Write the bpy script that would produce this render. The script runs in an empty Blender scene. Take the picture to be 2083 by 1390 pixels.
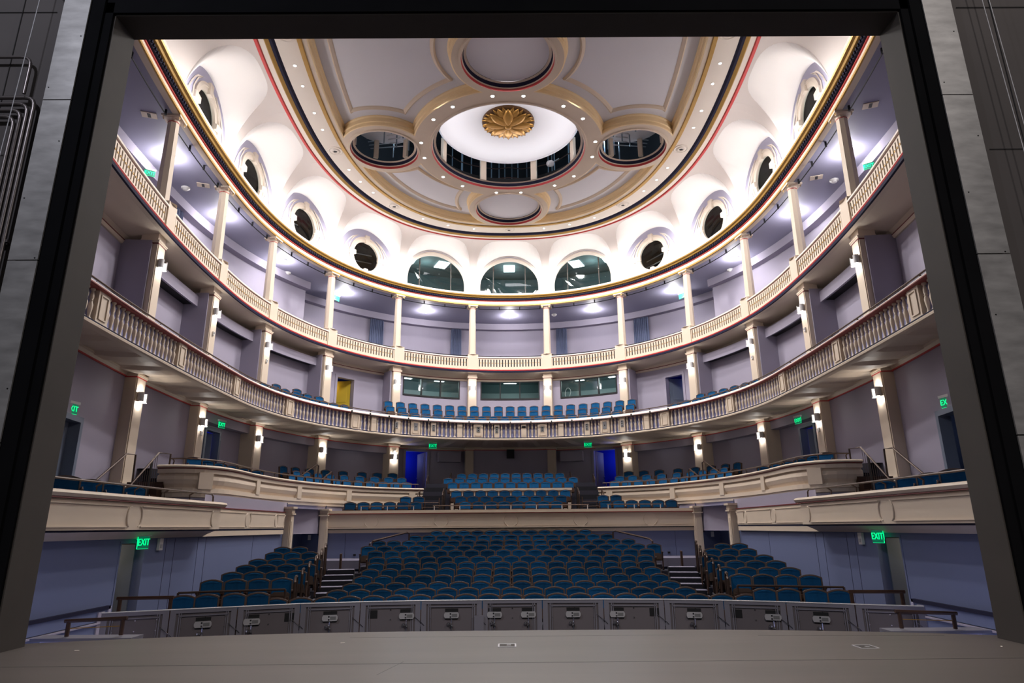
import bpy, bmesh, math, random
from mathutils import Vector, Matrix
random.seed(7)
C = bpy.context.scene.collection
sin, cos, PI, rad = math.sin, math.cos, math.pi, math.radians

# ------------------------------------------------------------------ camera (eye at the origin; the whole hall is lifted by EYE at the end)
EYE = 1.3
cam_d = bpy.data.cameras.new('camera'); cam = bpy.data.objects.new('camera', cam_d); C.objects.link(cam)
cam_d.sensor_width = 36.0; cam_d.lens = 1323.3 / 2083 * 36.0; cam_d.clip_end = 200
def cam_axes(pitch, roll, yaw):
    f = Vector((sin(yaw) * cos(pitch), cos(yaw) * cos(pitch), sin(pitch)))
    r = Vector((cos(yaw), -sin(yaw), 0)); u = r.cross(f)
    return cos(roll) * r + sin(roll) * u, -sin(roll) * r + cos(roll) * u, f
_r, _u, _f = cam_axes(0.277713, -0.0081686, 0.0039086)
cam.matrix_world = Matrix(((_r.x, _u.x, -_f.x, -0.008), (_r.y, _u.y, -_f.y, 0), (_r.z, _u.z, -_f.z, 0), (0, 0, 0, 1)))
bpy.context.scene.camera = cam
# ------------------------------------------------------------------ world, exposure, large lights
w = bpy.data.worlds.new('world'); bpy.context.scene.world = w; w.use_nodes = True
w.node_tree.nodes['Background'].inputs[0].default_value = (0.95, 0.95, 1.0, 1); w.node_tree.nodes['Background'].inputs[1].default_value = 0.09
vs = bpy.context.scene.view_settings
vs.view_transform = 'Standard'; vs.look = 'None'; vs.exposure = 0.0; vs.gamma = 1.0; vs.use_curve_mapping = False
def light(kind, loc, power, col=(1, 0.95, 0.9), size=0.1, name='lamp', rot=None, size_y=None, spot=None, blend=0.5, spread=None):
    d = bpy.data.lights.new(name, kind); d.energy = power; d.color = col
    if kind == 'AREA':
        d.size = size
        if size_y: d.shape = 'RECTANGLE'; d.size_y = size_y
        if spread: d.spread = spread
    else: d.shadow_soft_size = size
    if kind == 'SPOT': d.spot_size = spot or rad(60); d.spot_blend = blend
    o = bpy.data.objects.new(name, d); C.objects.link(o); o.location = loc
    if rot: o.rotation_euler = rot
    return o
def aim(o, tgt):
    o.rotation_euler = (Vector(tgt) - o.location).to_track_quat('-Z', 'Y').to_euler(); return o
# stage work lights hung behind and above the photographer
aim(light('SPOT', (1.2, -6, 9.5), 3400, (1, .91, .84), .8, 'stage_work_light', spot=rad(62), blend=1.0), (1.0, 7.2, -1.0))
aim(light('AREA', (-8, 0.5, 10.5), 420, (.85, .88, 1), 0.7, 'stage_work_light'), (-6.9, 7.6, 6.0))
aim(light('AREA', (8, 0.5, 10.5), 330, (1, .93, .87), 0.7, 'stage_work_light'), (6.9, 7.6, 6.0))
HOUSE = 1.0            # scale of every house light below
# ------------------------------------------------------------------ materials
def mat(name, col, rough=0.6, metal=0.0, noise=0.0, nscale=6.0, bump=0.0, emit=None, estr=0.0, spec=0.35, coat=0.0, sheen=0.0, stretch=None):
    m = bpy.data.materials.new(name); m.use_nodes = True; nt = m.node_tree; b = nt.nodes['Principled BSDF']
    b.inputs['Base Color'].default_value = (*col, 1); b.inputs['Roughness'].default_value = rough; b.inputs['Metallic'].default_value = metal
    b.inputs['Specular IOR Level'].default_value = spec
    if coat: b.inputs['Coat Weight'].default_value = coat
    if sheen: b.inputs['Sheen Weight'].default_value = sheen; b.inputs['Sheen Roughness'].default_value = 0.4
    if emit: b.inputs['Emission Color'].default_value = (*emit, 1); b.inputs['Emission Strength'].default_value = estr
    if noise or bump:
        tc = nt.nodes.new('ShaderNodeTexCoord'); n = nt.nodes.new('ShaderNodeTexNoise'); n.inputs['Scale'].default_value = nscale; n.inputs['Detail'].default_value = 5
        src = tc.outputs['Object']
        if stretch:
            mp = nt.nodes.new('ShaderNodeMapping'); mp.inputs['Scale'].default_value = stretch; nt.links.new(src, mp.inputs[0]); src = mp.outputs[0]
        nt.links.new(src, n.inputs['Vector'])
        if noise:
            mx = nt.nodes.new('ShaderNodeMix'); mx.data_type = 'RGBA'
            mx.inputs[6].default_value = (*[max(0, c * (1 - noise)) for c in col], 1); mx.inputs[7].default_value = (*[min(1, c * (1 + noise)) for c in col], 1)
            nt.links.new(n.outputs['Fac'], mx.inputs[0]); nt.links.new(mx.outputs[2], b.inputs['Base Color'])
        if bump:
            bp = nt.nodes.new('ShaderNodeBump'); bp.inputs['Strength'].default_value = bump; bp.inputs['Distance'].default_value = 0.02
            nt.links.new(n.outputs['Fac'], bp.inputs['Height']); nt.links.new(bp.outputs[0], b.inputs['Normal'])
    return m
M = dict(
    cream=mat('cream_paint', (.69, .575, .46), .55, noise=.04, nscale=1.5),
    ivory=mat('ivory_paint', (.84, .76, .68), .6, noise=.03, nscale=.8),
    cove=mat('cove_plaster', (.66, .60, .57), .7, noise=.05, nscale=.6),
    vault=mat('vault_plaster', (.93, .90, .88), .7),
    white=mat('white_plaster', (.9, .88, .9), .7),
    lav=mat('lavender_paint', (.36, .33, .42), .7, noise=.04, nscale=.7),
    lavc=mat('lavender_ceiling_paint', (.27, .26, .36), .6),
    panel=mat('lilac_grey_panel', (.70, .69, .74), .7, noise=.03, nscale=.5),
    lavb=mat('periwinkle_panel', (.36, .37, .62), .65), lavp=mat('lavender_panel', (.46, .45, .60), .65), frame=mat('stone_cream_frame', (.66, .58, .50), .6),
    slate=mat('slate_blue_wall', (.15, .18, .32), .65, noise=.05, nscale=.9),
    seam=mat('wall_seam', (.05, .055, .11), .7),
    gold=mat('gold_leaf', (.44, .26, .065), .42, .35, noise=.08, nscale=3),
    amber=mat('amber_paint', (.90, .70, .42), .55, noise=.04, nscale=1),
    bronze=mat('gilded_rosette', (.46, .24, .06), .3, .7, noise=.25, nscale=5), bronzed=mat('dark_gilding', (.10, .045, .015), .5, .4),
    navy=mat('navy_paint', (.022, .022, .048), .7, spec=.1),
    red=mat('red_line_paint', (.55, .05, .05), .5),
    red2=mat('dull_red_paint', (.30, .07, .07), .5), maroon=mat('maroon_line_paint', (.16, .025, .025), .5),
    velvet=mat('blue_velvet', (.004, .066, .175), .8, noise=.35, nscale=9, sheen=.04, spec=.15),
    wood=mat('dark_seat_wood', (.055, .024, .013), .45, noise=.3, nscale=4, stretch=(1, 1, 6)),
    trimw=mat('walnut_trim', (.07, .039, .032), .4, noise=.2, nscale=5),
    bronzem=mat('bronze_rail_metal', (.075, .048, .038), .4, .4),
    black=mat('black_metal', (.012, .012, .014), .5),
    blackp=mat('black_masking_paint', (.005, .005, .006), .9, noise=.3, nscale=2, spec=.05),
    portal=mat('charcoal_portal_paint', (.060, .052, .047), .8, noise=.16, nscale=1.6, bump=.1),
    stage=mat('stage_floor_paint', (.095, .080, .072), .42, noise=.22, nscale=1.1, bump=.08, stretch=(.35, 2.2, 1)),
    stagew=mat('stage_house_wall', (.075, .066, .066), .85, noise=.18, nscale=1.2, bump=.3),
    galv=mat('galvanised_sheet', (.30, .29, .29), .42, .45, noise=.55, nscale=2.5, stretch=(1, 1, 3)),
    pipe=mat('conduit_metal', (.16, .14, .14), .35, .8),
    carpet=mat('dark_carpet', (.035, .034, .05), .95, noise=.2, nscale=20),
    riser=mat('stair_riser', (.012, .012, .018), .8),
    tread=mat('stair_tread', (.20, .19, .26), .7),
    floorl=mat('lit_floor_tone', (.45, .45, .62), .5),  # pale blue carries the bluish light falling on the ramp floor
    pitp=mat('pit_panel_paint', (.16, .14, .155), .55, noise=.1, nscale=2),
    pitf=mat('pit_frame_metal', (.25, .24, .29), .45, .2),
    steel=mat('brushed_steel', (.55, .54, .57), .42, .4),
    chrome=mat('polished_steel', (.85, .85, .88), .15, 1.0),
    blue=mat('blue_lit_corridor', (.02, .05, .50), .6),  # the corridor's blue light is put into its wall colour
    yellow=mat('yellow_door_paint', (.75, .52, .05), .6),
    door=mat('grey_blue_door', (.16, .19, .26), .5),
    doorl=mat('pale_panelled_door', (.45, .47, .52), .5),
    tan=mat('tan_corridor_paint', (.42, .31, .17), .7),
    curtain=mat('blue_grey_curtain', (.17, .20, .32), .85, noise=.15, nscale=4),
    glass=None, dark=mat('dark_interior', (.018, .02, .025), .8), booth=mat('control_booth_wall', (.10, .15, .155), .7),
    boothl=mat('control_booth_counter', (.30, .36, .36), .6),
    attic=mat('attic_dark_paint', (.012, .013, .016), .9), atticm=mat('attic_steel', (.22, .28, .34), .4, .5),
    lamp=mat('lamp_glow', (1, 1, 1), .5, emit=(1, .97, .92), estr=9.0),
    lampw=mat('ceiling_lamp_glow', (1, 1, 1), .5, emit=(1, .98, .95), estr=14.0),
    troffer=mat('troffer_glow', (1, 1, 1), .5, emit=(.95, 1, 1), estr=5.0),
    green=mat('exit_green_glow', (.0, .5, .2), .4, emit=(.0, .75, .22), estr=1.6),
    greenp=mat('exit_sign_panel', (.02, .10, .07), .2, emit=(.0, .30, .14), estr=.35),
    shade=mat('sconce_shade', (.62, .60, .60), .5), plate=mat('grey_patch_plate', (.28, .28, .29), .4, .5), whitep=mat('white_plastic', (.75, .73, .72), .4),
)
def glassmat():
    m = bpy.data.materials.new('window_glass'); m.use_nodes = True; nt = m.node_tree; nt.nodes.clear()
    out = nt.nodes.new('ShaderNodeOutputMaterial'); mix = nt.nodes.new('ShaderNodeMixShader'); t = nt.nodes.new('ShaderNodeBsdfTransparent'); g = nt.nodes.new('ShaderNodeBsdfGlossy')
    t.inputs[0].default_value = (.82, .92, .93, 1); g.inputs['Roughness'].default_value = .03; mix.inputs[0].default_value = .05
    nt.links.new(t.outputs[0], mix.inputs[1]); nt.links.new(g.outputs[0], mix.inputs[2]); nt.links.new(mix.outputs[0], out.inputs[0])
    return m
M['glass'] = glassmat()
def vary(m, lo, hi):                                                # each copy of a thing gets its own slight shade
    nt = m.node_tree; b = nt.nodes['Principled BSDF']; l = b.inputs['Base Color'].links[0]; src = l.from_socket
    oi = nt.nodes.new('ShaderNodeObjectInfo'); mr = nt.nodes.new('ShaderNodeMapRange'); mr.inputs[3].default_value = lo; mr.inputs[4].default_value = hi; nt.links.new(oi.outputs['Random'], mr.inputs[0])
    vm = nt.nodes.new('ShaderNodeVectorMath'); vm.operation = 'SCALE'; nt.links.new(src, vm.inputs[0]); nt.links.new(mr.outputs[0], vm.inputs['Scale']); nt.links.new(vm.outputs[0], b.inputs['Base Color'])
vary(M['velvet'], .7, 1.35)
# ------------------------------------------------------------------ mesh builder
class MB:
    def __init__(s): s.v = []; s.f = []; s.m = []; s.names = []
    def mi(s, n):
        if n not in s.names: s.names.append(n)
        return s.names.index(n)
    def poly(s, pts, m):
        b = len(s.v); s.v += [tuple(p) for p in pts]; s.f.append(tuple(range(b, b + len(pts)))); s.m.append(s.mi(m)); return s
    def grid(s, rows, m, close=False):
        b = len(s.v); n = len(rows[0])
        for r in rows: s.v += [tuple(p) for p in r]
        for i in range(len(rows) - 1):
            for j in range(n if close else n - 1):
                k = (j + 1) % n; s.f.append((b + i * n + j, b + i * n + k, b + (i + 1) * n + k, b + (i + 1) * n + j)); s.m.append(s.mi(m))
        return s
    def box(s, c, d, m, rz=0.0, ax=None):
        """box centred at c, size d; ax = (x axis, y axis) unit vectors in plan, else turned by rz"""
        X = Vector((cos(rz), sin(rz), 0)); Y = Vector((-sin(rz), cos(rz), 0)); Z = Vector((0, 0, 1))
        if ax: X, Y = Vector(ax[0]), Vector(ax[1])
        c = Vector(c); b = len(s.v)
        for k in (-.5, .5):
            for j in (-.5, .5):
                for i in (-.5, .5): s.v.append(tuple(c + X * i * d[0] + Y * j * d[1] + Z * k * d[2]))
        for q in ((0, 1, 3, 2), (4, 6, 7, 5), (0, 4, 5, 1), (2, 3, 7, 6), (0, 2, 6, 4), (1, 5, 7, 3)): s.f.append(tuple(b + i for i in q)); s.m.append(s.mi(m))
        return s
    def prism(s, pts, z0, z1, m, cap=True):
        """plan polygon pulled from z0 to z1"""
        s.grid([[(x, y, z0) for x, y in pts], [(x, y, z1) for x, y in pts]], m, True)
        if cap: s.poly([(x, y, z0) for x, y in pts][::-1], m); s.poly([(x, y, z1) for x, y in pts], m)
        return s
    def slab(s, pts, y0, y1, m, shear=0.0, z0=0.0):
        """outline in x, z pulled along y, leaned back by shear above z0"""
        f = [(x, y0 + shear * (z - z0), z) for x, z in pts]; g = [(x, y1 + shear * (z - z0), z) for x, z in pts]
        s.grid([f, g], m, True); s.poly(f, m); s.poly(g[::-1], m); return s
    def tube(s, path, r, m, n=6, cap=True):
        path = [Vector(p) for p in path]; rows = []
        for i, p in enumerate(path):
            t = (path[min(i + 1, len(path) - 1)] - path[max(i - 1, 0)]).normalized()
            a = Vector((0, 0, 1)) if abs(t.z) < .9 else Vector((1, 0, 0)); u = t.cross(a).normalized(); v = t.cross(u)
            rows.append([p + (u * cos(2 * PI * k / n) + v * sin(2 * PI * k / n)) * r for k in range(n)])
        s.grid(rows, m, True)
        if cap: s.poly(rows[0][::-1], m); s.poly(rows[-1], m)
        return s
    def lathe(s, prof, c, m, n=12, caps=True):
        c = Vector(c); rows = [[c + Vector((r * cos(2 * PI * k / n), r * sin(2 * PI * k / n), z)) for k in range(n)] for r, z in prof]
        s.grid(rows, m, True)
        if caps: s.poly(rows[0][::-1], m); s.poly(rows[-1], m)
        return s
    def build(s, name, parent=None, smooth=False, local=False):
        me = bpy.data.meshes.new(name); vs_ = s.v
        if parent is not None and not local:
            L = parent
            off = Vector((0, 0, 0))
            while L is not None: off += L.location; L = L.parent
            vs_ = [(x - off.x, y - off.y, z - off.z) for x, y, z in s.v]
        me.from_pydata(vs_, [], s.f)
        for n in s.names: me.materials.append(M[n])
        me.polygons.foreach_set('material_index', s.m)
        if smooth: me.polygons.foreach_set('use_smooth', [True] * len(me.polygons))
        me.update(); o = bpy.data.objects.new(name, me); C.objects.link(o)
        if parent is not None: o.parent = parent
        return o
def fixn(o):
    bm = bmesh.new(); bm.from_mesh(o.data); bmesh.ops.recalc_face_normals(bm, faces=bm.faces); bm.to_mesh(o.data); bm.free(); return o
def tag(o, label, cat, group=None, kind=None):
    o['label'] = label; o['category'] = cat
    if group: o['group'] = group
    if kind: o['kind'] = kind
    return o
def thing(name, label, cat, loc=(0, 0, 0), rz=0.0, group=None, kind=None):
    o = bpy.data.objects.new(name, None); C.objects.link(o); o.location = loc; o.rotation_euler = (0, 0, rz); o.empty_display_size = .1
    return tag(o, label, cat, group, kind)
def struct(o, label=None, cat=None):
    o['kind'] = 'structure'
    if label: o['label'] = label
    if cat: o['category'] = cat
    return o
ORD = 'zeroth first second third fourth fifth sixth seventh eighth ninth tenth eleventh twelfth thirteenth fourteenth fifteenth sixteenth seventeenth eighteenth nineteenth twentieth twenty-first twenty-second'.split()
# ------------------------------------------------------------------ plan curves of the horseshoe: s = arc length from the centre line, positive to the right
class Curve:
    def __init__(self, pts):            # right half, from the centre back towards the stage
        x = [p[0] for p in pts]; y = [p[1] for p in pts]; P = list(zip(x, y)); s = [0.0]
        for a, b in zip(P, P[1:]): s.append(s[-1] + math.hypot(b[0] - a[0], b[1] - a[1]))
        self.P, self.s, self.S = P, s, s[-1]
        N = []
        for i in range(len(P)):
            a = P[max(i - 1, 0)]; b = P[min(i + 1, len(P) - 1)]; t = Vector((b[0] - a[0], b[1] - a[1])).normalized(); N.append((-t.y, t.x))
        if N[0][1] < 0: N = [(-a, -b) for a, b in N]
        N[0] = (0.0, 1.0); self.N = N
    def at(self, s, off=0.0):
        g = -1 if s < 0 else 1; a = min(abs(s), self.S - 1e-6); lo, hi = 0, len(self.s) - 1
        while hi - lo > 1:
            m = (lo + hi) // 2
            if self.s[m] <= a: lo = m
            else: hi = m
        f = (a - self.s[lo]) / max(1e-9, self.s[hi] - self.s[lo])
        x = self.P[lo][0] * (1 - f) + self.P[hi][0] * f; y = self.P[lo][1] * (1 - f) + self.P[hi][1] * f
        n = Vector((self.N[lo][0] * (1 - f) + self.N[hi][0] * f, self.N[lo][1] * (1 - f) + self.N[hi][1] * f)).normalized()
        return Vector((g * (x + off * n.x), y + off * n.y)), Vector((g * n.x, n.y))
    def p(self, s, off, z):
        q, _ = self.at(s, off); return Vector((q.x, q.y, z))
    def axes(self, s):
        _, n = self.at(s); return (Vector((n.y, -n.x, 0)), Vector((n.x, n.y, 0)))     # tangent (towards +s), outward normal
    def near(self, x, y):
        i = min(range(len(self.P)), key=lambda k: (self.P[k][0] - abs(x)) ** 2 + (self.P[k][1] - y) ** 2); return self.s[i] * (1 if x >= 0 else -1)
def oval(a, y0, b, n, k, yf, N=420):
    pts = []
    for i in range(N + 1):
        t = PI / 2 * i / N; pts.append((a * sin(t) ** (2 / n), y0 + b * cos(t) ** (2 / n)))
    m = 800
    for i in range(1, m + 1):
        yy = y0 + (yf - y0) * i / m; pts.append((a * (1 - k * (y0 - yy) ** 2), yy))
    out = [pts[0]]
    for q in pts[1:]:
        if math.hypot(q[0] - out[-1][0], q[1] - out[-1][1]) > .02: out.append(q)
    return Curve(out)
BASE = oval(11.446, 24.646, 13.794, 2.121, .00084, 9.0)
BALC = oval(9.541, 22.835, 10.863, 2.089, .00051, 9.0)
KR = 17.0 / 16.6
RING = oval(9.187 * KR, 23.787 * KR, 12.078 * KR, 2.327, .00122 / KR ** 2, 11.0)
def frange(a, b, step):
    n = max(1, int(math.ceil(abs(b - a) / step))); return [a + (b - a) * i / n for i in range(n + 1)]
def sweep(mb, cv, s0, s1, prof, ms, ds=.35, close=False):
    """profile [(off, z)] carried along a plan curve; ms = one material or one per profile edge"""
    S = frange(s0, s1, ds); rows = [[cv.p(s, o, z) for s in S] for o, z in prof]
    for i in range(len(prof) - 1): mb.grid([rows[i], rows[i + 1]], ms if isinstance(ms, str) else ms[i])
    if close:
        m = ms if isinstance(ms, str) else ms[0]
        for k in (0, -1): mb.poly([r[k] for r in rows], m)
    return mb
COL = [2.296, 7.03, 11.712, 16.433, 21.199, 25.915]
SE = BASE.near(9, 9.6)                                             # how far the side walls run towards the stage
SB = BALC.near(9, 9.6)
def side(s): return 'left' if s < 0 else 'right'
# ================================================================== CLERESTORY, COVE AND CEILING
ZC0, ZR, HQ = 13.8, 16.95, 17.1
WOFF = .05
BAYS = [0.0] + [g * (COL[i] + COL[i + 1]) / 2 for g in (1, -1) for i in range(5)]
VW, VS_, VR = 2.14, 14.2, 2.45
RMAP = {}
def ring_pt(s):
    k = round(s, 4)
    if k not in RMAP:
        q = BASE.p(s, WOFF, 0); RMAP[k] = RING.p(RING.near(q.x, q.y) if abs(s) > 1e-6 else 0.0, 0, 0)
    return RMAP[k]
def cove_pt(s, f, z=None):
    a, b = BASE.p(s, WOFF, 0), ring_pt(s); q = a * (1 - f) + b * f
    q.z = z if z is not None else ZC0 + (ZR - ZC0) * math.sqrt(max(0, 1 - (1 - f) ** 2)); return q
def vault_z(u): return VS_ + VR * math.sqrt(max(0, 1 - u * u))
def fstar(u): return .93 * math.sqrt(max(0, 1 - abs(u) ** 3))
cv = MB(); va = MB()
NF = 14
def cove_rows(ss, fs):
    rows = []
    for s, f0 in zip(ss, fs):
        rows.append([cove_pt(s, 1 - (1 - f0) * (1 - (j / NF)) ** 1.0 if False else f0 + (1 - f0) * (j / NF) ** 1.6) for j in range(NF + 1)])
    return rows
bs = sorted(BAYS); US = [-sin(PI / 2 * sin(PI / 2 * i / 80)) for i in range(80, -81, -1)]
prev = -SE
for sc in bs:
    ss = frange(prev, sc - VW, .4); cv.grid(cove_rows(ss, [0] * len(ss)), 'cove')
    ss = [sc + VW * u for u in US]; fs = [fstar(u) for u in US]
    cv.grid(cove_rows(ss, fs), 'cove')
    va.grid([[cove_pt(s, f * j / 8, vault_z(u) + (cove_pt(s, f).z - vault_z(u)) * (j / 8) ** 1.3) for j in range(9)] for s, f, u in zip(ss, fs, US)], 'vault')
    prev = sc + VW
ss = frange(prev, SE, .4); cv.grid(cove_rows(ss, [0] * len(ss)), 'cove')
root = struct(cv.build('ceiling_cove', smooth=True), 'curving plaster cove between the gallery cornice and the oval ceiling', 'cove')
struct(va.build('vault', root, smooth=True))
# --- window walls (tympana), with three arched windows at the back and round ones along the sides
def radial(c, inside, th, rmax=6.0):
    lo, hi = 0.0, rmax
    for _ in range(36):
        m = (lo + hi) / 2
        if inside(c[0] + m * cos(th), c[1] + m * sin(th)): lo = m
        else: hi = m
    return (c[0] + lo * cos(th), c[1] + lo * sin(th))
def in_vault(x, z): return abs(x) < VW and z > ZC0 - .001 and z < vault_z(x / VW)
def in_arch(a, top, bot=ZC0):
    sp = top - a * .98
    return lambda x, z: abs(x) < a and z > bot and (z < sp or (x / a) ** 2 + ((z - sp) / (top - sp)) ** 2 < 1)
def in_circ(r, zc): return lambda x, z: x * x + (z - zc) ** 2 < r * r
NT = 72; TH = [2 * PI * (k + .5) / NT for k in range(NT)]
ZO = 15.02
tym = MB(); win_no = 0
for sc in bs:
    arch = abs(sc) < 5
    c = (0, 14.6) if arch else (0, ZO)
    q = lambda p, o, sc=sc: BASE.p(sc + p[0], o, p[1])
    fo = in_arch(1.98, 16.50) if arch else in_circ(1.16, ZO)
    fi = in_arch(1.83, 16.28, ZC0 + .02) if arch else in_circ(.86, ZO)
    A = [radial(c, in_vault, t) for t in TH]; B = [radial(c, fo, t) for t in TH]; D = [radial(c, fi, t) for t in TH]
    tym.grid([[q(p, WOFF) for p in A], [q(p, WOFF) for p in B]], 'vault' if arch else 'lavp', True)
    fr = MB()
    mid = [((b[0] * .55 + d[0] * .45), (b[1] * .55 + d[1] * .45)) for b, d in zip(B, D)]
    fr.grid([[q(p, WOFF) for p in B], [q(p, WOFF - .07) for p in B], [q(p, WOFF - .10) for p in mid], [q(p, WOFF - .06) for p in mid], [q(p, WOFF - .03) for p in D], [q(p, WOFF + .10) for p in D]], 'ivory' if arch else 'frame', True)
    if not arch:                                                   # four keystones and the moulded side panels
        for t in (0, PI / 2, PI, 3 * PI / 2):
            xs, zs = cos(t), sin(t); T = (-zs, xs); r0, r1, hw = .78, 1.26, .15
            cs = [(xs * r + T[0] * k, ZO + zs * r + T[1] * k) for r, k in ((r0, -hw * .8), (r1, -hw), (r1, hw), (r0, hw * .8))]
            fr.grid([[q(p, WOFF) for p in cs], [q(p, WOFF - .14) for p in cs]], 'frame', True); fr.poly([q(p, WOFF - .14) for p in cs], 'frame')
        for g in (-1, 1):
            o1 = [(g * 1.86 * cos(a), VS_ - .35 + (VR + .05) * sin(a)) for a in [rad(d) for d in (8, 18, 28, 38, 48, 56)]]
            o2 = [(g * 1.30 * cos(a), ZO + 1.30 * sin(a)) for a in [rad(d) for d in (62, 40, 15, -10, -35, -55)]]
            loop = [(g * 1.80, 14.2)] + o1 + o2 + [(g * .75, 14.12)]
            fr.tube([q(p, WOFF - .03) for p in loop + loop[:1]], .035, 'ivory', 4, False)
    else:
        mA = [radial(c, in_vault, t) for t in TH]
        fr.grid([[q((p[0] * .97, ZC0 + (p[1] - ZC0) * .97), WOFF - .0) for p in mA], [q((p[0] * .95, ZC0 + (p[1] - ZC0) * .96), WOFF - .05) for p in mA], [q((p[0] * .93, ZC0 + (p[1] - ZC0) * .95), WOFF - .0) for p in mA]], 'lavp', True)
    win_no += 1
    nm = 'arched' if arch else 'round'
    W = struct(fr.build('window_%d' % win_no, smooth=False))
    n = ORD[[0, 1, 2, 3, 4][min(4, int(round((abs(sc) - 9.37) / 4.7)))] + 1] if not arch else ''
    W['label'] = ('%s clerestory window, %s' % (nm, 'in the centre of the back wall' if abs(sc) < 1 else 'left of the central arch' if sc < 0 else 'right of the central arch')) if arch else \
        'round keystoned clerestory window, %s from the back arches on the %s side' % (n, side(sc))
    W['category'] = 'window'
    gl = MB(); gl.poly([q(p, WOFF + .07) for p in D], 'glass'); struct(gl.build('pane', W))
    if arch:
        mu = MB()
        for x in (-1.0, 1.0): mu.box(q((x, 15.0), WOFF + .12), (.06, .05, 2.5), 'trimw', ax=BASE.axes(sc + x))
        struct(mu.build('mullion', W))
struct(tym.build('wall_clerestory'), 'lavender and white wall of lunettes above the gallery cornice', 'wall')
# dark rooms behind the windows
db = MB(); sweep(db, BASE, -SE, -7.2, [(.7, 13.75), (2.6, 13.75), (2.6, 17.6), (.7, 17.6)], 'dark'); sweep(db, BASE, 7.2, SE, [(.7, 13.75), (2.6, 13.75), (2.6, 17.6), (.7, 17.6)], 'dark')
sweep(db, BASE, -7.15, 7.15, [(.7, 13.75), (4.4, 13.75), (4.4, 16.7), (.7, 16.7)], 'booth')
for s in (-7.15, 7.15): db.poly([BASE.p(s, .7, 13.75), BASE.p(s, 4.4, 13.75), BASE.p(s, 4.4, 16.7), BASE.p(s, .7, 16.7)], 'booth')
rootd = struct(db.build('wall_attic_rooms'), 'dark rooms behind the clerestory windows', 'wall')
rk = MB()
for sc in bs:
    if abs(sc) < 5: continue
    for k in range(3):
        rk.tube([BASE.p(sc - 1.5, 1.3 + .3 * k, 14.5 + .55 * k), BASE.p(sc + 1.5, 1.9, 15.1 + .5 * k)], .035, 'steel', 5)
struct(rk.build('trim_attic_pipes', rootd))
for sc in bs:
    if abs(sc) > 5: continue
    for k, x in enumerate((-.9, .9) if sc else (0,)):
        m = MB().box(BASE.p(sc + x, 2.2, 16.66), (.75, 1.1, .04), 'troffer', ax=BASE.axes(sc))
        tag(m.build('ceiling_light'), 'square ceiling panel light behind the %s arched window%s' % ('central' if sc == 0 else side(sc) + ' back', '' if sc == 0 else (', nearer the centre' if (x * sc < 0) else ', farther from the centre')), 'light')
    light('POINT', BASE.p(sc, 2.2, 16.2), 40 * HOUSE, (.85, 1, 1), .4, 'booth_lamp')
# --- oval ceiling
def ringz(o): return HQ
ce = MB(); sweep(ce, RING, -RING.S + .1, RING.S - .1, [(0, ZR), (-.13, ZR - .05), (-.16, ZR + .01)], 'red', .3)
sweep(ce, RING, -RING.S + .1, RING.S - .1, [(-.16, ZR + .01), (-.36, ZR + .01)], 'ivory', .3)
sweep(ce, RING, -RING.S + .1, RING.S - .1, [(-.36, ZR + .01), (-.40, ZR - .02), (-.52, ZR + .05)], 'gold', .3)
sweep(ce, RING, -RING.S + .1, RING.S - .1, [(-.52, ZR + .05), (-.62, ZR + .06), (-.70, HQ)], 'navy', .3)
sweep(ce, RING, -RING.S + .1, RING.S - .1, [(-.70, HQ), (-1.50, HQ)], 'ivory', .3)
sweep(ce, RING, -RING.S + .1, RING.S - .1, [(-1.50, HQ), (-1.51, HQ - .05), (-1.66, HQ - .05), (-1.68, HQ)], 'gold', .3)
KQ = HQ / 16.6
CC = (0.0, 26.27 * KQ); RC = 3.50 * KQ
LOBES = [((0.0, 20.28 * KQ), 1.735 * KQ), ((-5.66 * KQ, 26.2 * KQ), 1.535 * KQ), ((5.66 * KQ, 26.2 * KQ), 1.535 * KQ), ((0.0, 32.05 * KQ), 1.78 * KQ)]
RW, LW = .80, .36                                                  # width of the flat rings round the centre and the lobes
def oval_pt(s, d): q = RING.p(s, -d, 0); return (q.x, q.y)
def fine_inset(d):
    return [oval_pt(s, d) for s in frange(-RING.S + .1, RING.S - .1, .05)]
def inside_circle(p, c, r): return (p[0] - c[0]) ** 2 + (p[1] - c[1]) ** 2 < r * r
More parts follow.
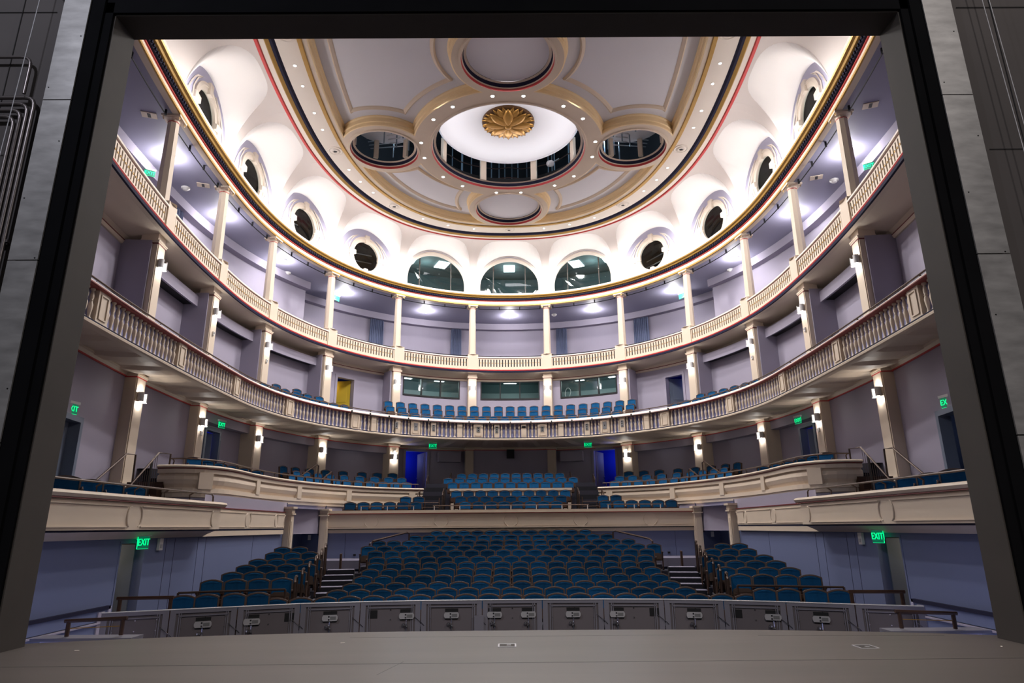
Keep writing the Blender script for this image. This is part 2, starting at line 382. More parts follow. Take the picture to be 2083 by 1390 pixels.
def panel_loop(gx, front, d):
    """outline of one of the four sunk panels, pulled in by d: arcs of oval, side lobe, centre ring, end lobe"""
    side_l = LOBES[1]; end_l = LOBES[0] if front else LOBES[3]
    rs, re_, rc = side_l[1] + LW + d, end_l[1] + LW + d, RC + RW + d
    sx, sy = abs(side_l[0][0]), side_l[0][1]; ex, ey = end_l[0]; cx, cy = CC
    dd = 1.85 + d; yfr = 16.2 + d
    def ok(p):
        if inside_circle(p, (sx, sy), rs) or inside_circle(p, (ex, ey), re_) or inside_circle(p, CC, rc): return False
        if p[0] < 0: return False
        if front and p[1] < yfr: return False
        if (p[1] > sy) == front: return False
        return True
    ov = [oval_pt(s, dd) for s in frange(0, RING.S - .2, .04)]
    O = [p for p in ov if ok(p)]                                    # runs from the back towards the stage
    def inov(p):
        s = RING.near(*p); q, n = RING.at(s, -dd); return (Vector(p) - q).dot(n) < 0.002
    def arc(c, r):
        a = [(c[0] + r * cos(2 * PI * k / 720), c[1] + r * sin(2 * PI * k / 720)) for k in range(720)]
        good = [ok(p) and inov(p) for p in a]
        if not any(good): return []
        i = next(k for k in range(720) if good[k] and not good[k - 1]); out = []
        while good[i % 720] and len(out) < 720: out.append(a[i % 720]); i += 1
        return out[::6] + [out[-1]]
    eps = 1e-5
    S_ = arc((sx, sy), rs + eps); Cn = arc(CC, rc + eps); E_ = arc((ex, ey), re_ + eps)
    O = O[::5] + [O[-1]]
    segs = [O]
    cur = O[-1]
    if front:
        pts = [(O[-1][0], yfr)]
        e = max(E_, key=lambda p: -p[1]) if E_ else None
        pts.append((e[0], yfr) if e and e[1] < yfr + .4 else (0.0, yfr)); segs.append(pts); cur = pts[-1]
        order = [E_, Cn, S_]
    else: order = [S_, Cn, E_]
    for a in order:
        if not a: continue
        if math.dist(a[0], cur) > math.dist(a[-1], cur): a = a[::-1]
        segs.append(a); cur = a[-1]
    L = [p for s in segs for p in s]; out = []
    for p in L:
        if not out or math.dist(p, out[-1]) > .01: out.append(p)
    if math.dist(out[0], out[-1]) < .01: out.pop()
    return [(gx * x, y) for x, y in out]
def circ(c, r, n=64, a0=0): return [(c[0] + r * cos(2 * PI * k / n + a0), c[1] + r * sin(2 * PI * k / n + a0)) for k in range(n)]
from mathutils.geometry import delaunay_2d_cdt
def face_holes(mb, loops, z, m):
    """flat face bounded by the first loop, with the other loops cut out"""
    vs_, es, fs = [], [], []
    for L in loops:
        b = len(vs_); vs_ += [Vector(p) for p in L]; es += [(b + i, b + (i + 1) % len(L)) for i in range(len(L))]; fs.append(list(range(b, b + len(L))))
    V, _, F, _, _, _ = delaunay_2d_cdt(vs_, es, [], 0, 1e-5)
    def inside(p, L):
        c = False
        for i in range(len(L)):
            (x0, y0), (x1, y1) = L[i - 1], L[i]
            if (y0 > p.y) != (y1 > p.y) and p.x < (x1 - x0) * (p.y - y0) / (y1 - y0) + x0: c = not c
        return c
    b = len(mb.v); mb.v += [(p.x, p.y, z) for p in V]
    for f in F:
        c = sum((V[i] for i in f), Vector((0, 0))) / len(f)
        if inside(c, loops[0]) and not any(inside(c, L) for L in loops[1:]): mb.f.append(tuple(b + i for i in f)); mb.m.append(mb.mi(m))
PD = .45
loops0 = [panel_loop(g, fr_, 0.0) for g in (1, -1) for fr_ in (True, False)]
outer = fine_inset(1.68)[::3]
face_holes(ce, [outer] + loops0 + [circ(CC, RC)] + [circ(c, r, 48) for c, r in LOBES], HQ, 'cream')
top = struct(ce.build('ceiling'), 'oval cream ceiling with a quatrefoil of rings above the hall', 'ceiling')
for k, (g, fr_) in enumerate([(g, f) for g in (1, -1) for f in (True, False)]):
    L0 = loops0[k]; pm = MB()
    prof = [(0, HQ), (.05, HQ + .02), (.05, HQ + .16), (.10, HQ + .18), (.10, HQ + .36), (.16, HQ + .40), (.16, HQ + PD)]
    # follow the outline by insetting it: walk the same loop with small normal steps
    def inset(L, d):
        n = len(L); out = []; A = sum(L[i][0] * L[(i + 1) % n][1] - L[(i + 1) % n][0] * L[i][1] for i in range(n)); sg = 1 if A > 0 else -1
        for i in range(n):
            a, b, c = Vector(L[i - 1]), Vector(L[i]), Vector(L[(i + 1) % n]); u = (b - a).normalized(); v = (c - b).normalized()
            n1 = Vector((-u.y, u.x)) * sg; n2 = Vector((-v.y, v.x)) * sg; m_ = (n1 + n2); q = m_.dot(n1)
            out.append(tuple(b + m_ * (d / max(q, .35)))) if m_.length > 1e-6 else out.append(tuple(b))
        return out
    pm.grid([[(x, y, z) for x, y in inset(L0, o)] for o, z in prof], 'amber', True)
    L1 = inset(L0, .15); face_holes(pm, [L1], HQ + PD, 'panel')
    P_ = struct(fixn(pm.build('panel', top)))
    fm = MB(); La = panel_loop(g, fr_, .62); Lb = inset(La, .07); Lc = inset(La, .17)
    zt = HQ + PD
    fm.grid([[(x, y, zt) for x, y in La], [(x, y, zt - .07) for x, y in inset(La, .02)], [(x, y, zt - .10) for x, y in Lb], [(x, y, zt - .04) for x, y in Lc], [(x, y, zt) for x, y in inset(La, .2)]], 'cream', True)
    struct(fm.build('panel_moulding', P_))
# rims of the openings
def rim(c, r, nm, m0='cream'):
    rm = MB(); n = 64
    pr = [(r + .10, HQ, 'cream'), (r + .08, HQ - .05, 'cream'), (r, HQ - .05, 'red'), (r - .02, HQ + .06, 'cream'), (r - .06, HQ + .09, 'navy'), (r - .10, HQ + .24, 'cream'), (r - .20, HQ + .26, 'cream')]
    for (ra, za, m_), (rb, zb, _) in zip(pr, pr[1:]): rm.grid([[(x, y, za) for x, y in circ(c, ra, n)], [(x, y, zb) for x, y in circ(c, rb, n)]], m_, True)
    return struct(rm.build(nm, top, smooth=True))
rim(CC, RC, 'ring_moulding')
for i, (c, r) in enumerate(LOBES):
    rim(c, r, 'ring_moulding')
    d = MB(); zz = HQ + (.28 if i in (0, 3) else 1.35)
    d.poly([(x, y, zz) for x, y in circ(c, r - .2 if i in (0, 3) else r - .02, 48)], 'panel'); struct(d.build('disc', top))
    if i in (1, 2):
        ps = MB()
        for k in range(6):
            a = PI / 2 + rad(28) * (1 if i == 1 else -1) + k * PI / 3 + rad(0); ps.box((c[0] + (r - .12) * cos(a), c[1] + (r - .12) * sin(a), HQ + .9), (.14, .22, 1.0), 'cream', a)
        struct(ps.build('post', top))
# saucer over the centre with its posts and gilded rosette
ZD = CC[1] * .687
sd = MB(); prf = [(0.02, ZD + .12), (1.3, ZD + .10), (2.6, ZD + .04), (3.30, ZD - .04), (3.38, ZD - .14), (3.30, ZD - .20)]
sd.grid([[(CC[0] + r * cos(2 * PI * k / 72), CC[1] + r * sin(2 * PI * k / 72), z) for k in range(72)] for r, z in prf], 'white', True)
struct(sd.build('saucer', top, smooth=True))
for k in range(8):
    a = PI / 2 + rad(22.5) + k * PI / 4
    b = MB().box((CC[0] + 3.46 * cos(a), CC[1] + 3.46 * sin(a), (HQ + .26 + ZD) / 2), (.16, .30, ZD - HQ - .26), 'cream', a); struct(b.build('post', top))
# gilded flower: two rings of petals and a boss
ROS = thing('ceiling_rosette', 'gilded flower rosette in the middle of the white ceiling saucer', 'rosette', (CC[0], CC[1], ZD))
def petal(L, wd, a, z0, curl, name):
    m = MB(); rows = []
    for i in range(9):
        t = i / 8; r = .16 + L * t; hw = wd * (sin(PI * min(1, t * .93 + .07)) ** .8) * (1 if t < .97 else .25); z = -z0 + curl * t ** 2
        row = []
        for j in range(7):
            u = -1 + j / 3; dz = -.05 * (1 - u * u) + .035 * (1 if j == 3 else 0) + .02 * abs(u); row.append((r * cos(a) - hw * u * sin(a), r * sin(a) + hw * u * cos(a), z + dz))
        rows.append(row)
    m.grid(rows, 'bronze'); return m.build(name, ROS, smooth=True, local=True)
bp = MB(); bp.lathe([(1.24, .12), (1.26, .02), (1.20, -.02), (.2, -.05)], (0, 0, 0), 'bronzed', 40); bp.build('backing_disc', ROS, local=True)
for k in range(8): petal(1.04, .24, k * PI / 4 + PI / 2, .24, .14, 'petal')
for k in range(8): petal(1.08, .22, k * PI / 4 + PI / 8 + PI / 2, .17, .12, 'petal')
for k in range(16): petal(1.10, .15, k * PI / 8 + PI / 16 + PI / 2, .11, .09, 'leaf')
bb = MB(); bb.lathe([(.19, -.05), (.2, -.2), (.15, -.27), (.05, -.3)], (0, 0, 0), 'bronze', 20); bb.build('boss', ROS, True, local=True)
# attic above the openings
at = MB(); at.grid([[(CC[0] + r * cos(2 * PI * k / 40), CC[1] + r * sin(2 * PI * k / 40), z) for k in range(40)] for r, z in ((9.4, HQ + .8), (9.4, 22.0), (.01, 22.0))], 'attic', True)
AT = struct(at.build('wall_attic'), 'dark attic seen through the ceiling openings', 'wall')
ap = MB()
for k in range(90):
    a = 2 * PI * k / 90; r = 5.0 + .5 * (k % 3); ap.tube([(r * cos(a), CC[1] + r * sin(a), HQ + .7), (r * cos(a), CC[1] + r * sin(a), 21.5)], .035, 'atticm', 5)
for zz in (HQ + 1.0, HQ + 1.6): ap.tube([(4.4 * cos(2 * PI * k / 40), CC[1] + 4.4 * sin(2 * PI * k / 40), zz + .12 * (k % 5 == 0)) for k in range(41)], .03, 'trimw', 5, False)
for g in (-1, 1):
    for k in range(6): ap.tube([(g * 5.2, CC[1] - .6 + .35 * k, HQ + 1.0), (g * 7.2, CC[1] + 1.4 + .3 * k, HQ + 2.0)], .03, 'steel', 5)
ap.grid([[(3.85 * cos(2 * PI * k / 48), CC[1] + 3.85 * sin(2 * PI * k / 48), z) for k in range(48)] for z in (HQ + .1, HQ + .72)], 'attic', True)
struct(ap.build('trim_attic_steel', AT))
for g in (-1, 1):
    for k in range(2): light('POINT', (g * 4.9, CC[1] + 3 - 5 * k, HQ + 2.6), 200 * HOUSE, (.6, .8, 1), .1, 'attic_fill_light')  # added fill to bring out the attic steel, no fittings of its own
PJ = thing('spotlight', 'silver round spotlight in the right opening of the central ceiling ring', 'spotlight', (2.15, CC[1] + 2.75, HQ + .95))
m = MB(); m.lathe([(.13, -.2), (.17, -.18), (.17, .1), (.10, .22)], (0, 0, 0), 'steel', 16); o = m.build('body', PJ, local=True); o.rotation_euler = (rad(-62), 0, rad(20))
m = MB(); m.tube([(0, 0, 0), (.25, .25, .3), (.5, .5, .6)], .03, 'steel'); m.build('bracket', PJ, local=True)
# cove lamps in the white saucer
for k in range(8):
    a = k * PI / 4; aim(light('AREA', (CC[0] + 3.2 * cos(a), CC[1] + 3.2 * sin(a), HQ + .42), 17 * HOUSE, (.97, .96, 1), 2.2, 'saucer_cove_lamp', size_y=.3, spread=rad(170)), (CC[0] + .6 * cos(a), CC[1] + .6 * sin(a), ZD))
# cove lamps on the gallery cornice, behind its lip
for s in frange(-25.5, 25.5, 2.2):
    q = BASE.p(s, -.42, 13.82); n = BASE.at(s)[1]; tq = BASE.p(s, -.1 if True else 0, 16.5)
    l = light('AREA', q, 27 * HOUSE, (1, .97, .95), 1.9, 'cove_lamp', size_y=.12); T, N = BASE.axes(s)
    l.matrix_world = Matrix(((T.x, N.x, 0, q.x), (T.y, N.y, 0, q.y), (0, 0, -1, q.z), (0, 0, 0, 1))) @ Matrix.Identity(4)
    z = Vector((0, 0, -1)) + Vector((-N.x, -N.y, 0)) * -0.25
    zz = z.normalized(); xx = T.normalized(); yy = zz.cross(xx).normalized()
    l.matrix_world = Matrix(((xx.x, yy.x, zz.x, q.x), (xx.y, yy.y, zz.y, q.y), (xx.z, yy.z, zz.z, q.z), (0, 0, 0, 1)))
# --- recessed downlights and loudspeaker rings
def downlight(x, y, z, label, group, r=.085, power=0):
    t = thing('downlight', label, 'downlight', (x, y, z), 0, group)
    m = MB(); m.lathe([(r * .62, .0), (r * .7, -.012), (r, -.012), (r, .0)], (0, 0, 0), 'ivory', 14, False); m.build('trim_ring', t, local=True)
    m = MB(); m.lathe([(.001, -.006), (r * .66, -.006)], (0, 0, 0), 'lampw', 14, False); m.build('lamp', t, local=True)
    if power: light('SPOT', (x, y, z - .06), power * HOUSE, (1, .96, .92), .08, 'downlight_lamp', spot=rad(95), blend=.7)
for i, a in enumerate((9.2, 36, 54.3, 81.6, 99.6, 127, 145, 171)):
    for g in (-1, 1):
        downlight(CC[0] + g * 4.03 * KQ / 1.018 * sin(rad(a)), CC[1] + 4.03 * KQ / 1.018 * cos(rad(a)), HQ, 'recessed downlight in the ring round the saucer, %s from the back on the %s' % (ORD[i + 1], side(g)), 'downlights round the saucer', .11, 22)
DS = (2.31, 4.133, 6.011, 10.358, 11.696, 12.985, 16.581, 17.834, 19.631, 20.859)
for i, s in enumerate(DS):
    for g in (-1, 1):
        q = RING.p(g * s * KR / 1.018, -1.12, HQ); downlight(q.x, q.y, q.z, 'recessed downlight in the oval ceiling band, %s from the back on the %s' % (ORD[i + 1], side(g)), 'downlights in the oval band', .085, 16 if i % 2 == 0 else 0)
for i, s in enumerate((0.0, 8.41, 14.8, 22.5)):
    for g in ((1,) if s == 0 else (-1, 1)):
        q = RING.p(g * s * KR / 1.018, -1.15, HQ)
        t = thing('ceiling_nozzle', 'round white nozzle with a dark eye in the oval band, %s' % ('at the back centre' if s == 0 else '%s from the back on the %s' % (ORD[i], side(g))), 'nozzle', q, 0, 'ceiling nozzles')
        m = MB(); m.lathe([(.36, 0), (.34, -.03), (.29, -.03), (.28, -.015), (.22, -.015), (.2, -.05), (.11, -.06), (.09, -.02)], (0, 0, 0), 'ivory', 24, False); m.build('ring', t, True, local=True)
        m = MB(); m.lathe([(.001, -.03), (.09, -.03)], (0, 0, 0), 'black', 16, False); m.build('eye', t, local=True)
# ================================================================== CORNICE AND GALLERY
co = MB()
sweep(co, BASE, -SE, SE, [(-.05, 13.17), (-.25, 13.17)], 'cream'); sweep(co, BASE, -SE, SE, [(-.25, 13.17), (-.30, 13.18), (-.30, 13.26), (-.25, 13.28)], 'gold')
sweep(co, BASE, -SE, SE, [(-.25, 13.28), (-.25, 13.46)], 'cream'); sweep(co, BASE, -SE, SE, [(-.25, 13.46), (-.30, 13.465), (-.30, 13.50)], 'red')
sweep(co, BASE, -SE, SE, [(-.30, 13.50), (-.37, 13.51), (-.41, 13.61)], 'navy'); sweep(co, BASE, -SE, SE, [(-.41, 13.61), (-.49, 13.62), (-.53, 13.68), (-.61, 13.70), (-.63, 13.75)], 'gold')
sweep(co, BASE, -SE, SE, [(-.63, 13.75), (-.65, 13.80), (-.64, 13.86), (-.58, 13.88), (-.50, 13.88), (-.48, 13.78), (WOFF, 13.78), (WOFF, 13.82)], 'ivory')
co = struct(co.build('trim_1'), 'cornice with gold, navy and red bands running round the hall above the gallery columns', 'cornice')
dm = MB()
for s in frange(-SE + .2, SE - .2, .16): dm.box(BASE.p(s, -.405, 13.565), (.08, .05, .07), 'navy', ax=BASE.axes(s))
struct(dm.build('dentils', co))
GB = 3.65; GS = 2.05; SJ = 11.3                                    # gallery depth at the back and along the sides
gc = MB()
for a, b, d in ((-SE, -SJ, GS), (-SJ, SJ, GB), (SJ, SE, GS)): sweep(gc, BASE, a, b, [(-.05, 13.17), (-.02, 13.24), (d, 13.24)], 'lavc')
struct(gc.build('ceiling_gallery'), 'grey lavender ceiling over the upper gallery', 'ceiling')
gw = MB()
for a, b, d in ((-SE, -SJ, GS), (-SJ, SJ, GB), (SJ, SE, GS)):
    sweep(gw, BASE, a, b, [(d, 13.24), (d, 12.83), (d + .38, 12.83)], 'lav'); sweep(gw, BASE, a, b, [(d + .38, 12.83), (d + .38, 9.2)], 'lav')
for g in (-1, 1): gw.poly([BASE.p(g * SJ, GS, 13.24), BASE.p(g * SJ, GB + .4, 13.24), BASE.p(g * SJ, GB + .4, 12.83), BASE.p(g * SJ, GS, 12.83)], 'lav')
struct(gw.build('wall_gallery'), 'lavender wall with a boxed beam at the back of the upper gallery', 'wall')
gf = MB()
for a, b, d in ((-SE, -SJ, GS + .4), (-SJ, SJ, GB + .4), (SJ, SE, GS + .4)): sweep(gf, BASE, a, b, [(-.3, 9.1), (d, 9.1)], 'carpet')
struct(gf.build('floor_gallery'), 'dark floor of the upper gallery', 'floor')
gl_ = MB()                                                          # front edge of the gallery floor and its coved underside
sweep(gl_, BASE, -SE, SE, [(-.30, 9.12), (-.36, 9.10), (-.47, 9.06)], 'cream'); sweep(gl_, BASE, -SE, SE, [(-.47, 9.06), (-.49, 9.03), (-.47, 8.995)], 'red'); sweep(gl_, BASE, -SE, SE, [(-.47, 8.995), (-.46, 8.90), (-.40, 8.895)], 'navy')
struct(gl_.build('trim_2'), 'red and navy edge under the gallery balustrade', 'trim')
def bayinset(s):                                                    # how far the wall stands back behind the pilaster line at balcony level
    a = abs(s); return .85 if a > COL[1] else .28
so = MB()
for a, b in ((-SE, -COL[1]), (-COL[1], COL[1]), (COL[1], SE)):
    d = bayinset((a + b) / 2 if a * b > 0 else 0); zb = 8.60
    sweep(so, BASE, a, b, [(-.40, 8.895), (-.25, 8.90), (-.05, 8.86), (d - .15, 8.74), (d - .06, zb + .06), (d - .06, zb + .02)], 'cream')
    sweep(so, BASE, a, b, [(d - .06, zb + .02), (d - .10, zb + .01), (d - .10, zb - .03)], 'maroon'); sweep(so, BASE, a, b, [(d - .10, zb - .03), (d - .05, zb - .12), (d, zb - .13)], 'cream')
struct(so.build('ceiling_balcony', smooth=False), 'cream coved soffit under the upper gallery with a maroon line', 'ceiling')
# gallery balustrade: pierced panels between the columns
def gal_bay(s0, s1, label):
    t = thing('gallery_balustrade', label, 'balustrade', BASE.p((s0 + s1) / 2, -.35, 9.1), 0, 'gallery balustrade panels')
    a, b = s0 + .32, s1 - .32; n = max(1, int(round((b - a - .06) / .178))); pt = (b - a) / n
    p_ = MB(); of = -.33
    sweep(p_, BASE, a, b, [(of, 9.12), (of, 9.27)], 'cream'); sweep(p_, BASE, a, b, [(of, 9.72), (of, 9.80)], 'cream')
    for k in range(n + 1):
        c = a + k * pt; h = (pt - .070) / 2
        for c0, c1 in ((max(a, c - h), min(b, c + h)),):
            if c1 - c0 < .01: continue
            sweep(p_, BASE, c0, c1, [(of + .06, 9.27), (of, 9.27), (of, 9.72), (of + .06, 9.72)], 'cream', .5)
            for e in (c0, c1): p_.poly([BASE.p(e, of, 9.27), BASE.p(e, of + .06, 9.27), BASE.p(e, of + .06, 9.72), BASE.p(e, of, 9.72)], 'cream')
    k_ = MB(); sweep(k_, BASE, a, b, [(of + .065, 9.1), (of + .065, 9.82)], 'black'); k_.build('slot_shade_sheet', t)  # black sheet stands in for the shade inside the slots
    for k in range(1, n): p_.box(BASE.p(a + k * pt, of - .008, 9.50), (.045, .016, .05), 'gold', ax=BASE.axes(a + k * pt))
    p_.build('pierced_panel', t)
    c_ = MB(); sweep(c_, BASE, s0 + .25, s1 - .25, [(of - .01, 9.79), (of - .05, 9.80), (of - .05, 9.86), (of + .14, 9.87), (of + .16, 9.79)], 'ivory'); sweep(c_, BASE, a, b, [(of - .012, 9.765), (of - .012, 9.785)], 'maroon'); c_.build('cap_rail', t)
    h_ = MB(); h_.tube([BASE.p(s, of + .22, 9.97) for s in frange(a, b, .5)], .022, 'black', 6)
    for s in frange(a + .3, b - .3, 1.4): h_.tube([BASE.p(s, of + .22, 9.97), BASE.p(s, of + .12, 9.85)], .016, 'black', 5)
    h_.build('handrail', t)
stops = [-SE + .6] + [-c for c in COL[::-1]] + COL + [SE - .6]
for i, (a, b) in enumerate(zip(stops, stops[1:])):
    k = abs(i - 6); w_ = 'centre of the back' if k == 0 else '%s bay from the centre towards the stage, %s side' % (ORD[k], side(i - 6))
    gal_bay(a, b, 'cream pierced balustrade of the gallery, ' + w_)
# columns standing on the gallery edge
def column(s, label):
    P, N = BASE.at(s); ax = BASE.axes(s); t = thing('gallery_column', label, 'column', (P.x, P.y, 9.1), math.atan2(ax[0].y, ax[0].x), 'gallery columns', 'thing')
    m = MB(); m.lathe([(.225, .96), (.22, 1.3), (.205, 2.6), (.185, 3.86)], (0, 0, 0), 'cream', 8); o = m.build('shaft', t, local=True)
    m = MB(); m.box((0, -.07, .40), (.62, .62, 1.02), 'cream'); m.lathe([(.42, .90), (.34, .94), (.27, .95)], (0, -.07, 0), 'cream', 8); m.lathe([(.25, .945), (.25, .985), (.21, .99)], (0, 0, 0), 'cream', 16); m.lathe([(.213, .985), (.213, 1.0)], (0, 0, 0), 'red', 16); m.build('pedestal', t, local=True)
    m = MB(); m.lathe([(.172, 3.86), (.185, 3.865), (.185, 3.885), (.172, 3.89)], (0, 0, 0), 'red', 16); m.lathe([(.17, 3.89), (.19, 3.95), (.25, 4.0)], (0, 0, 0), 'cream', 12); m.box((0, 0, 4.035), (.60, .60, .07), 'cream'); m.box((0, 0, 4.00), (.50, .50, .03), 'cream')
    for x in (-.22, .22):
        m.lathe([(.06, -.255), (.06, .255)], (0, 0, 0), 'cream', 12); k = len(m.v) - 24
        for i in range(24): vx, vy, vz = m.v[k + i]; m.v[k + i] = (x + vx, vz, 3.965 + vy)
        for y in (-.27,):
            m.lathe([(.042, 0), (.042, .02)], (0, 0, 0), 'gold', 12); k = len(m.v) - 24
            for i in range(24): vx, vy, vz = m.v[k + i]; m.v[k + i] = (x + vx, y + vz, 3.965 + vy)
    m.build('capital', t, local=True)
for g in (-1, 1):
    for i, s in enumerate(COL): column(g * s, 'cream octagonal gallery column, %s from the stage on the %s side' % (ORD[6 - i], side(g)))
# lamps under the gallery ceiling
GL = [0.0, 4.66, 9.37, 14.07, 18.82, 23.5]
for i, s in enumerate(GL):
    for g in ((1,) if i == 0 else (-1, 1)):
        off = 1.85 if abs(s) < SJ else 1.15; q = BASE.p(g * s, off, 13.24)
        t = thing('flush_ceiling_lamp', 'glowing flush lamp on the gallery ceiling, %s' % ('centre of the back' if i == 0 else '%s from the centre on the %s side' % (ORD[i], side(g))), 'lamp', q, 0, 'gallery ceiling lamps')
        m = MB(); m.lathe([(.22, 0), (.22, -.03), (.19, -.05)], (0, 0, 0), 'whitep', 20, False); m.build('rim', t, local=True)
        m = MB(); m.lathe([(.20, -.04), (.16, -.09), (.05, -.12)], (0, 0, 0), 'lampw', 20); m.build('diffuser', t, True, local=True)
        m = MB(); m.lathe([(.04, -.12), (.03, -.17), (.01, -.18)], (0, 0, 0), 'steel', 8); m.build('finial', t, local=True)
        light('POINT', q + Vector((0, 0, -.38)), 130 * HOUSE, (1, .97, .96), .2, 'gallery_lamp')
# lighting pipes under the front of the gallery ceiling and under the gallery floor
def pipe_bar(cvx, s0, s1, off, z, n, label, drop=.14):
    t = thing('lighting_pipe', label, 'pipe', cvx.p((s0 + s1) / 2, off, z), 0, 'lighting pipes')
    m = MB(); m.tube([cvx.p(s, off, z) for s in frange(s0, s1, .5)], .022, 'black', 6); m.build('pipe', t)
    for s in [s0 + (s1 - s0) * k / (n - 1) for k in range(n)]:
        m = MB(); m.box(cvx.p(s, off, z + drop / 2), (.05, .06, drop + .05), 'black', ax=cvx.axes(s)); m.build('hanger', t)
for i, (a, b) in enumerate(zip(stops, stops[1:])):
    k = abs(i - 6); pipe_bar(BASE, a + .4, b - .4, .12, 13.06, 4, 'thin black lighting pipe under the gallery ceiling, %s' % ('centre back bay' if k == 0 else '%s bay from the centre, %s side' % (ORD[k], side(i - 6))), .15)
# gallery curtains, exit signs, smoke detectors and vents
def curtain(s, off, w_, z0, z1, label):
    P, N = BASE.at(s, off); ax = BASE.axes(s); m = MB(); rows = []; n = 42
    for z in (z0, z0 + (z1 - z0) * .5, z1):
        k = 1.0 if z < z1 else .94; rows.append([Vector((P.x, P.y, z)) + ax[0] * (w_ * (i / n - .5) * k) + ax[1] * (.07 * sin(i * 1.25) * (1.1 if z == z0 else .8) + .02 * sin(i * .37)) for i in range(n + 1)])
    m.grid(rows, 'curtain'); o = m.build('curtain', None, True)
    return tag(o, label, 'curtain', 'gallery curtains')
for s, o_, w_, l in ((-10.75, GB + .25, .95, 'second from the centre on the left'), (-6.6, GB + .22, 1.0, 'next to the central pair on the left'), (-2.7, GB + .2, .75, 'left of the central bay'), (2.62, GB + .2, .75, 'right of the central bay'), (6.55, GB + .22, 1.05, 'next to the central pair on the right'), (10.85, GB + .25, .9, 'second from the centre on the right'), (-20.1, GS + .25, .7, 'nearest the stage on the left')):
    curtain(s, o_, w_, 9.12, 12.84, 'blue-grey drawn-back curtain on the gallery wall, ' + l)
TXT = {}
def txt(s, size, mt, parent, loc, rot, ext=.004, name='lettering'):
    key = (s, round(size, 4), mt)
    if key not in TXT:
        c = bpy.data.curves.new(name, 'FONT'); c.body = s; c.size = size; c.align_x = 'CENTER'; c.align_y = 'CENTER'; c.extrude = ext
        tmp = bpy.data.objects.new(name, c); C.objects.link(tmp); bpy.context.view_layer.update()
        me = bpy.data.meshes.new_from_object(tmp.evaluated_get(bpy.context.evaluated_depsgraph_get())); bpy.data.objects.remove(tmp); bpy.data.curves.remove(c)
        me.materials.clear(); me.materials.append(M[mt]); TXT[key] = me
    o = bpy.data.objects.new(name, TXT[key]); C.objects.link(o); o.parent = parent; o.location = loc; o.rotation_euler = rot; return o
def exit_sign(x, y, z, rz, label, sc=1.0, canopy=True):
    t = thing('exit_sign', label, 'exit sign', (x, y, z), rz, 'green exit signs')
    m = MB(); m.box((0, 0, 0), (.34 * sc, .02, .22 * sc), 'greenp'); m.build('panel', t, local=True)
    for g in (-1, 1): txt('EXIT', .175 * sc, 'green', t, (0, g * .016, 0), (PI / 2, 0, 0 if g < 0 else PI))
    m = MB()
    m.tube([(-.17 * sc, 0, .1 * sc), (-.17 * sc, 0, -.11 * sc), (.17 * sc, 0, -.11 * sc), (.17 * sc, 0, .1 * sc)], .008 * sc, 'green', 5); m.build('lit_edge', t, local=True)
    if canopy: m = MB(); m.box((0, 0, .14 * sc), (.38 * sc, .08 * sc, .06 * sc), 'whitep'); m.build('canopy', t, local=True)
    return t
def face(x, y): return math.atan2(x, -y) if False else 0.0
# signs and fittings of the gallery
exit_sign(-13.30, 21.5, 12.72, rad(35), 'green exit sign under the gallery ceiling beside the first left column', 1.0)
exit_sign(13.30, 21.3, 12.72, rad(-35), 'green exit sign under the gallery ceiling beside the first right column', 1.0)
exit_sign(-10.1, 35.9, 12.95, rad(62), 'green exit sign under the gallery ceiling, seen edge on, at the back left', 1.3)
exit_sign(10.1, 35.9, 12.95, rad(-62), 'green exit sign under the gallery ceiling, seen edge on, at the back right', 1.3)
for x, y, l in ((-13.0, 23.5, 'between the first two left columns'), (-11.9, 32.6, 'behind the third and fourth left columns'), (13.0, 23.2, 'between the first two right columns'), (11.9, 32.6, 'behind the third and fourth right columns'), (2.9, 40.1, 'right of the centre lamp')):
    m = MB(); m.lathe([(.17, 0), (.17, -.05), (.11, -.06), (.10, -.11), (.02, -.12)], (0, 0, 0), 'whitep', 18); o = m.build('smoke_detector', None, True); o.location = (x, y, 13.24); tag(o, 'round white smoke detector on the gallery ceiling ' + l, 'detector', 'gallery smoke detectors')
for x, y, l in ((-11.9, 18.7, 'before the first left column'), (-12.2, 23.3, 'before the second left column'), (11.9, 18.4, 'before the first right column'), (12.2, 23.0, 'before the second right column')):
    t = thing('ceiling_vent', 'small cream ceiling vent on the gallery ceiling ' + l, 'vent', (x, y, 13.24), rad(20) * (1 if x < 0 else -1), 'gallery ceiling vents')
    m = MB(); m.box((0, 0, -.012), (.46, .32, .024), 'cream'); m.build('frame', t, local=True); m = MB(); m.box((0, 0, -.026), (.1, .24, .006), 'black'); m.build('slot', t, local=True)
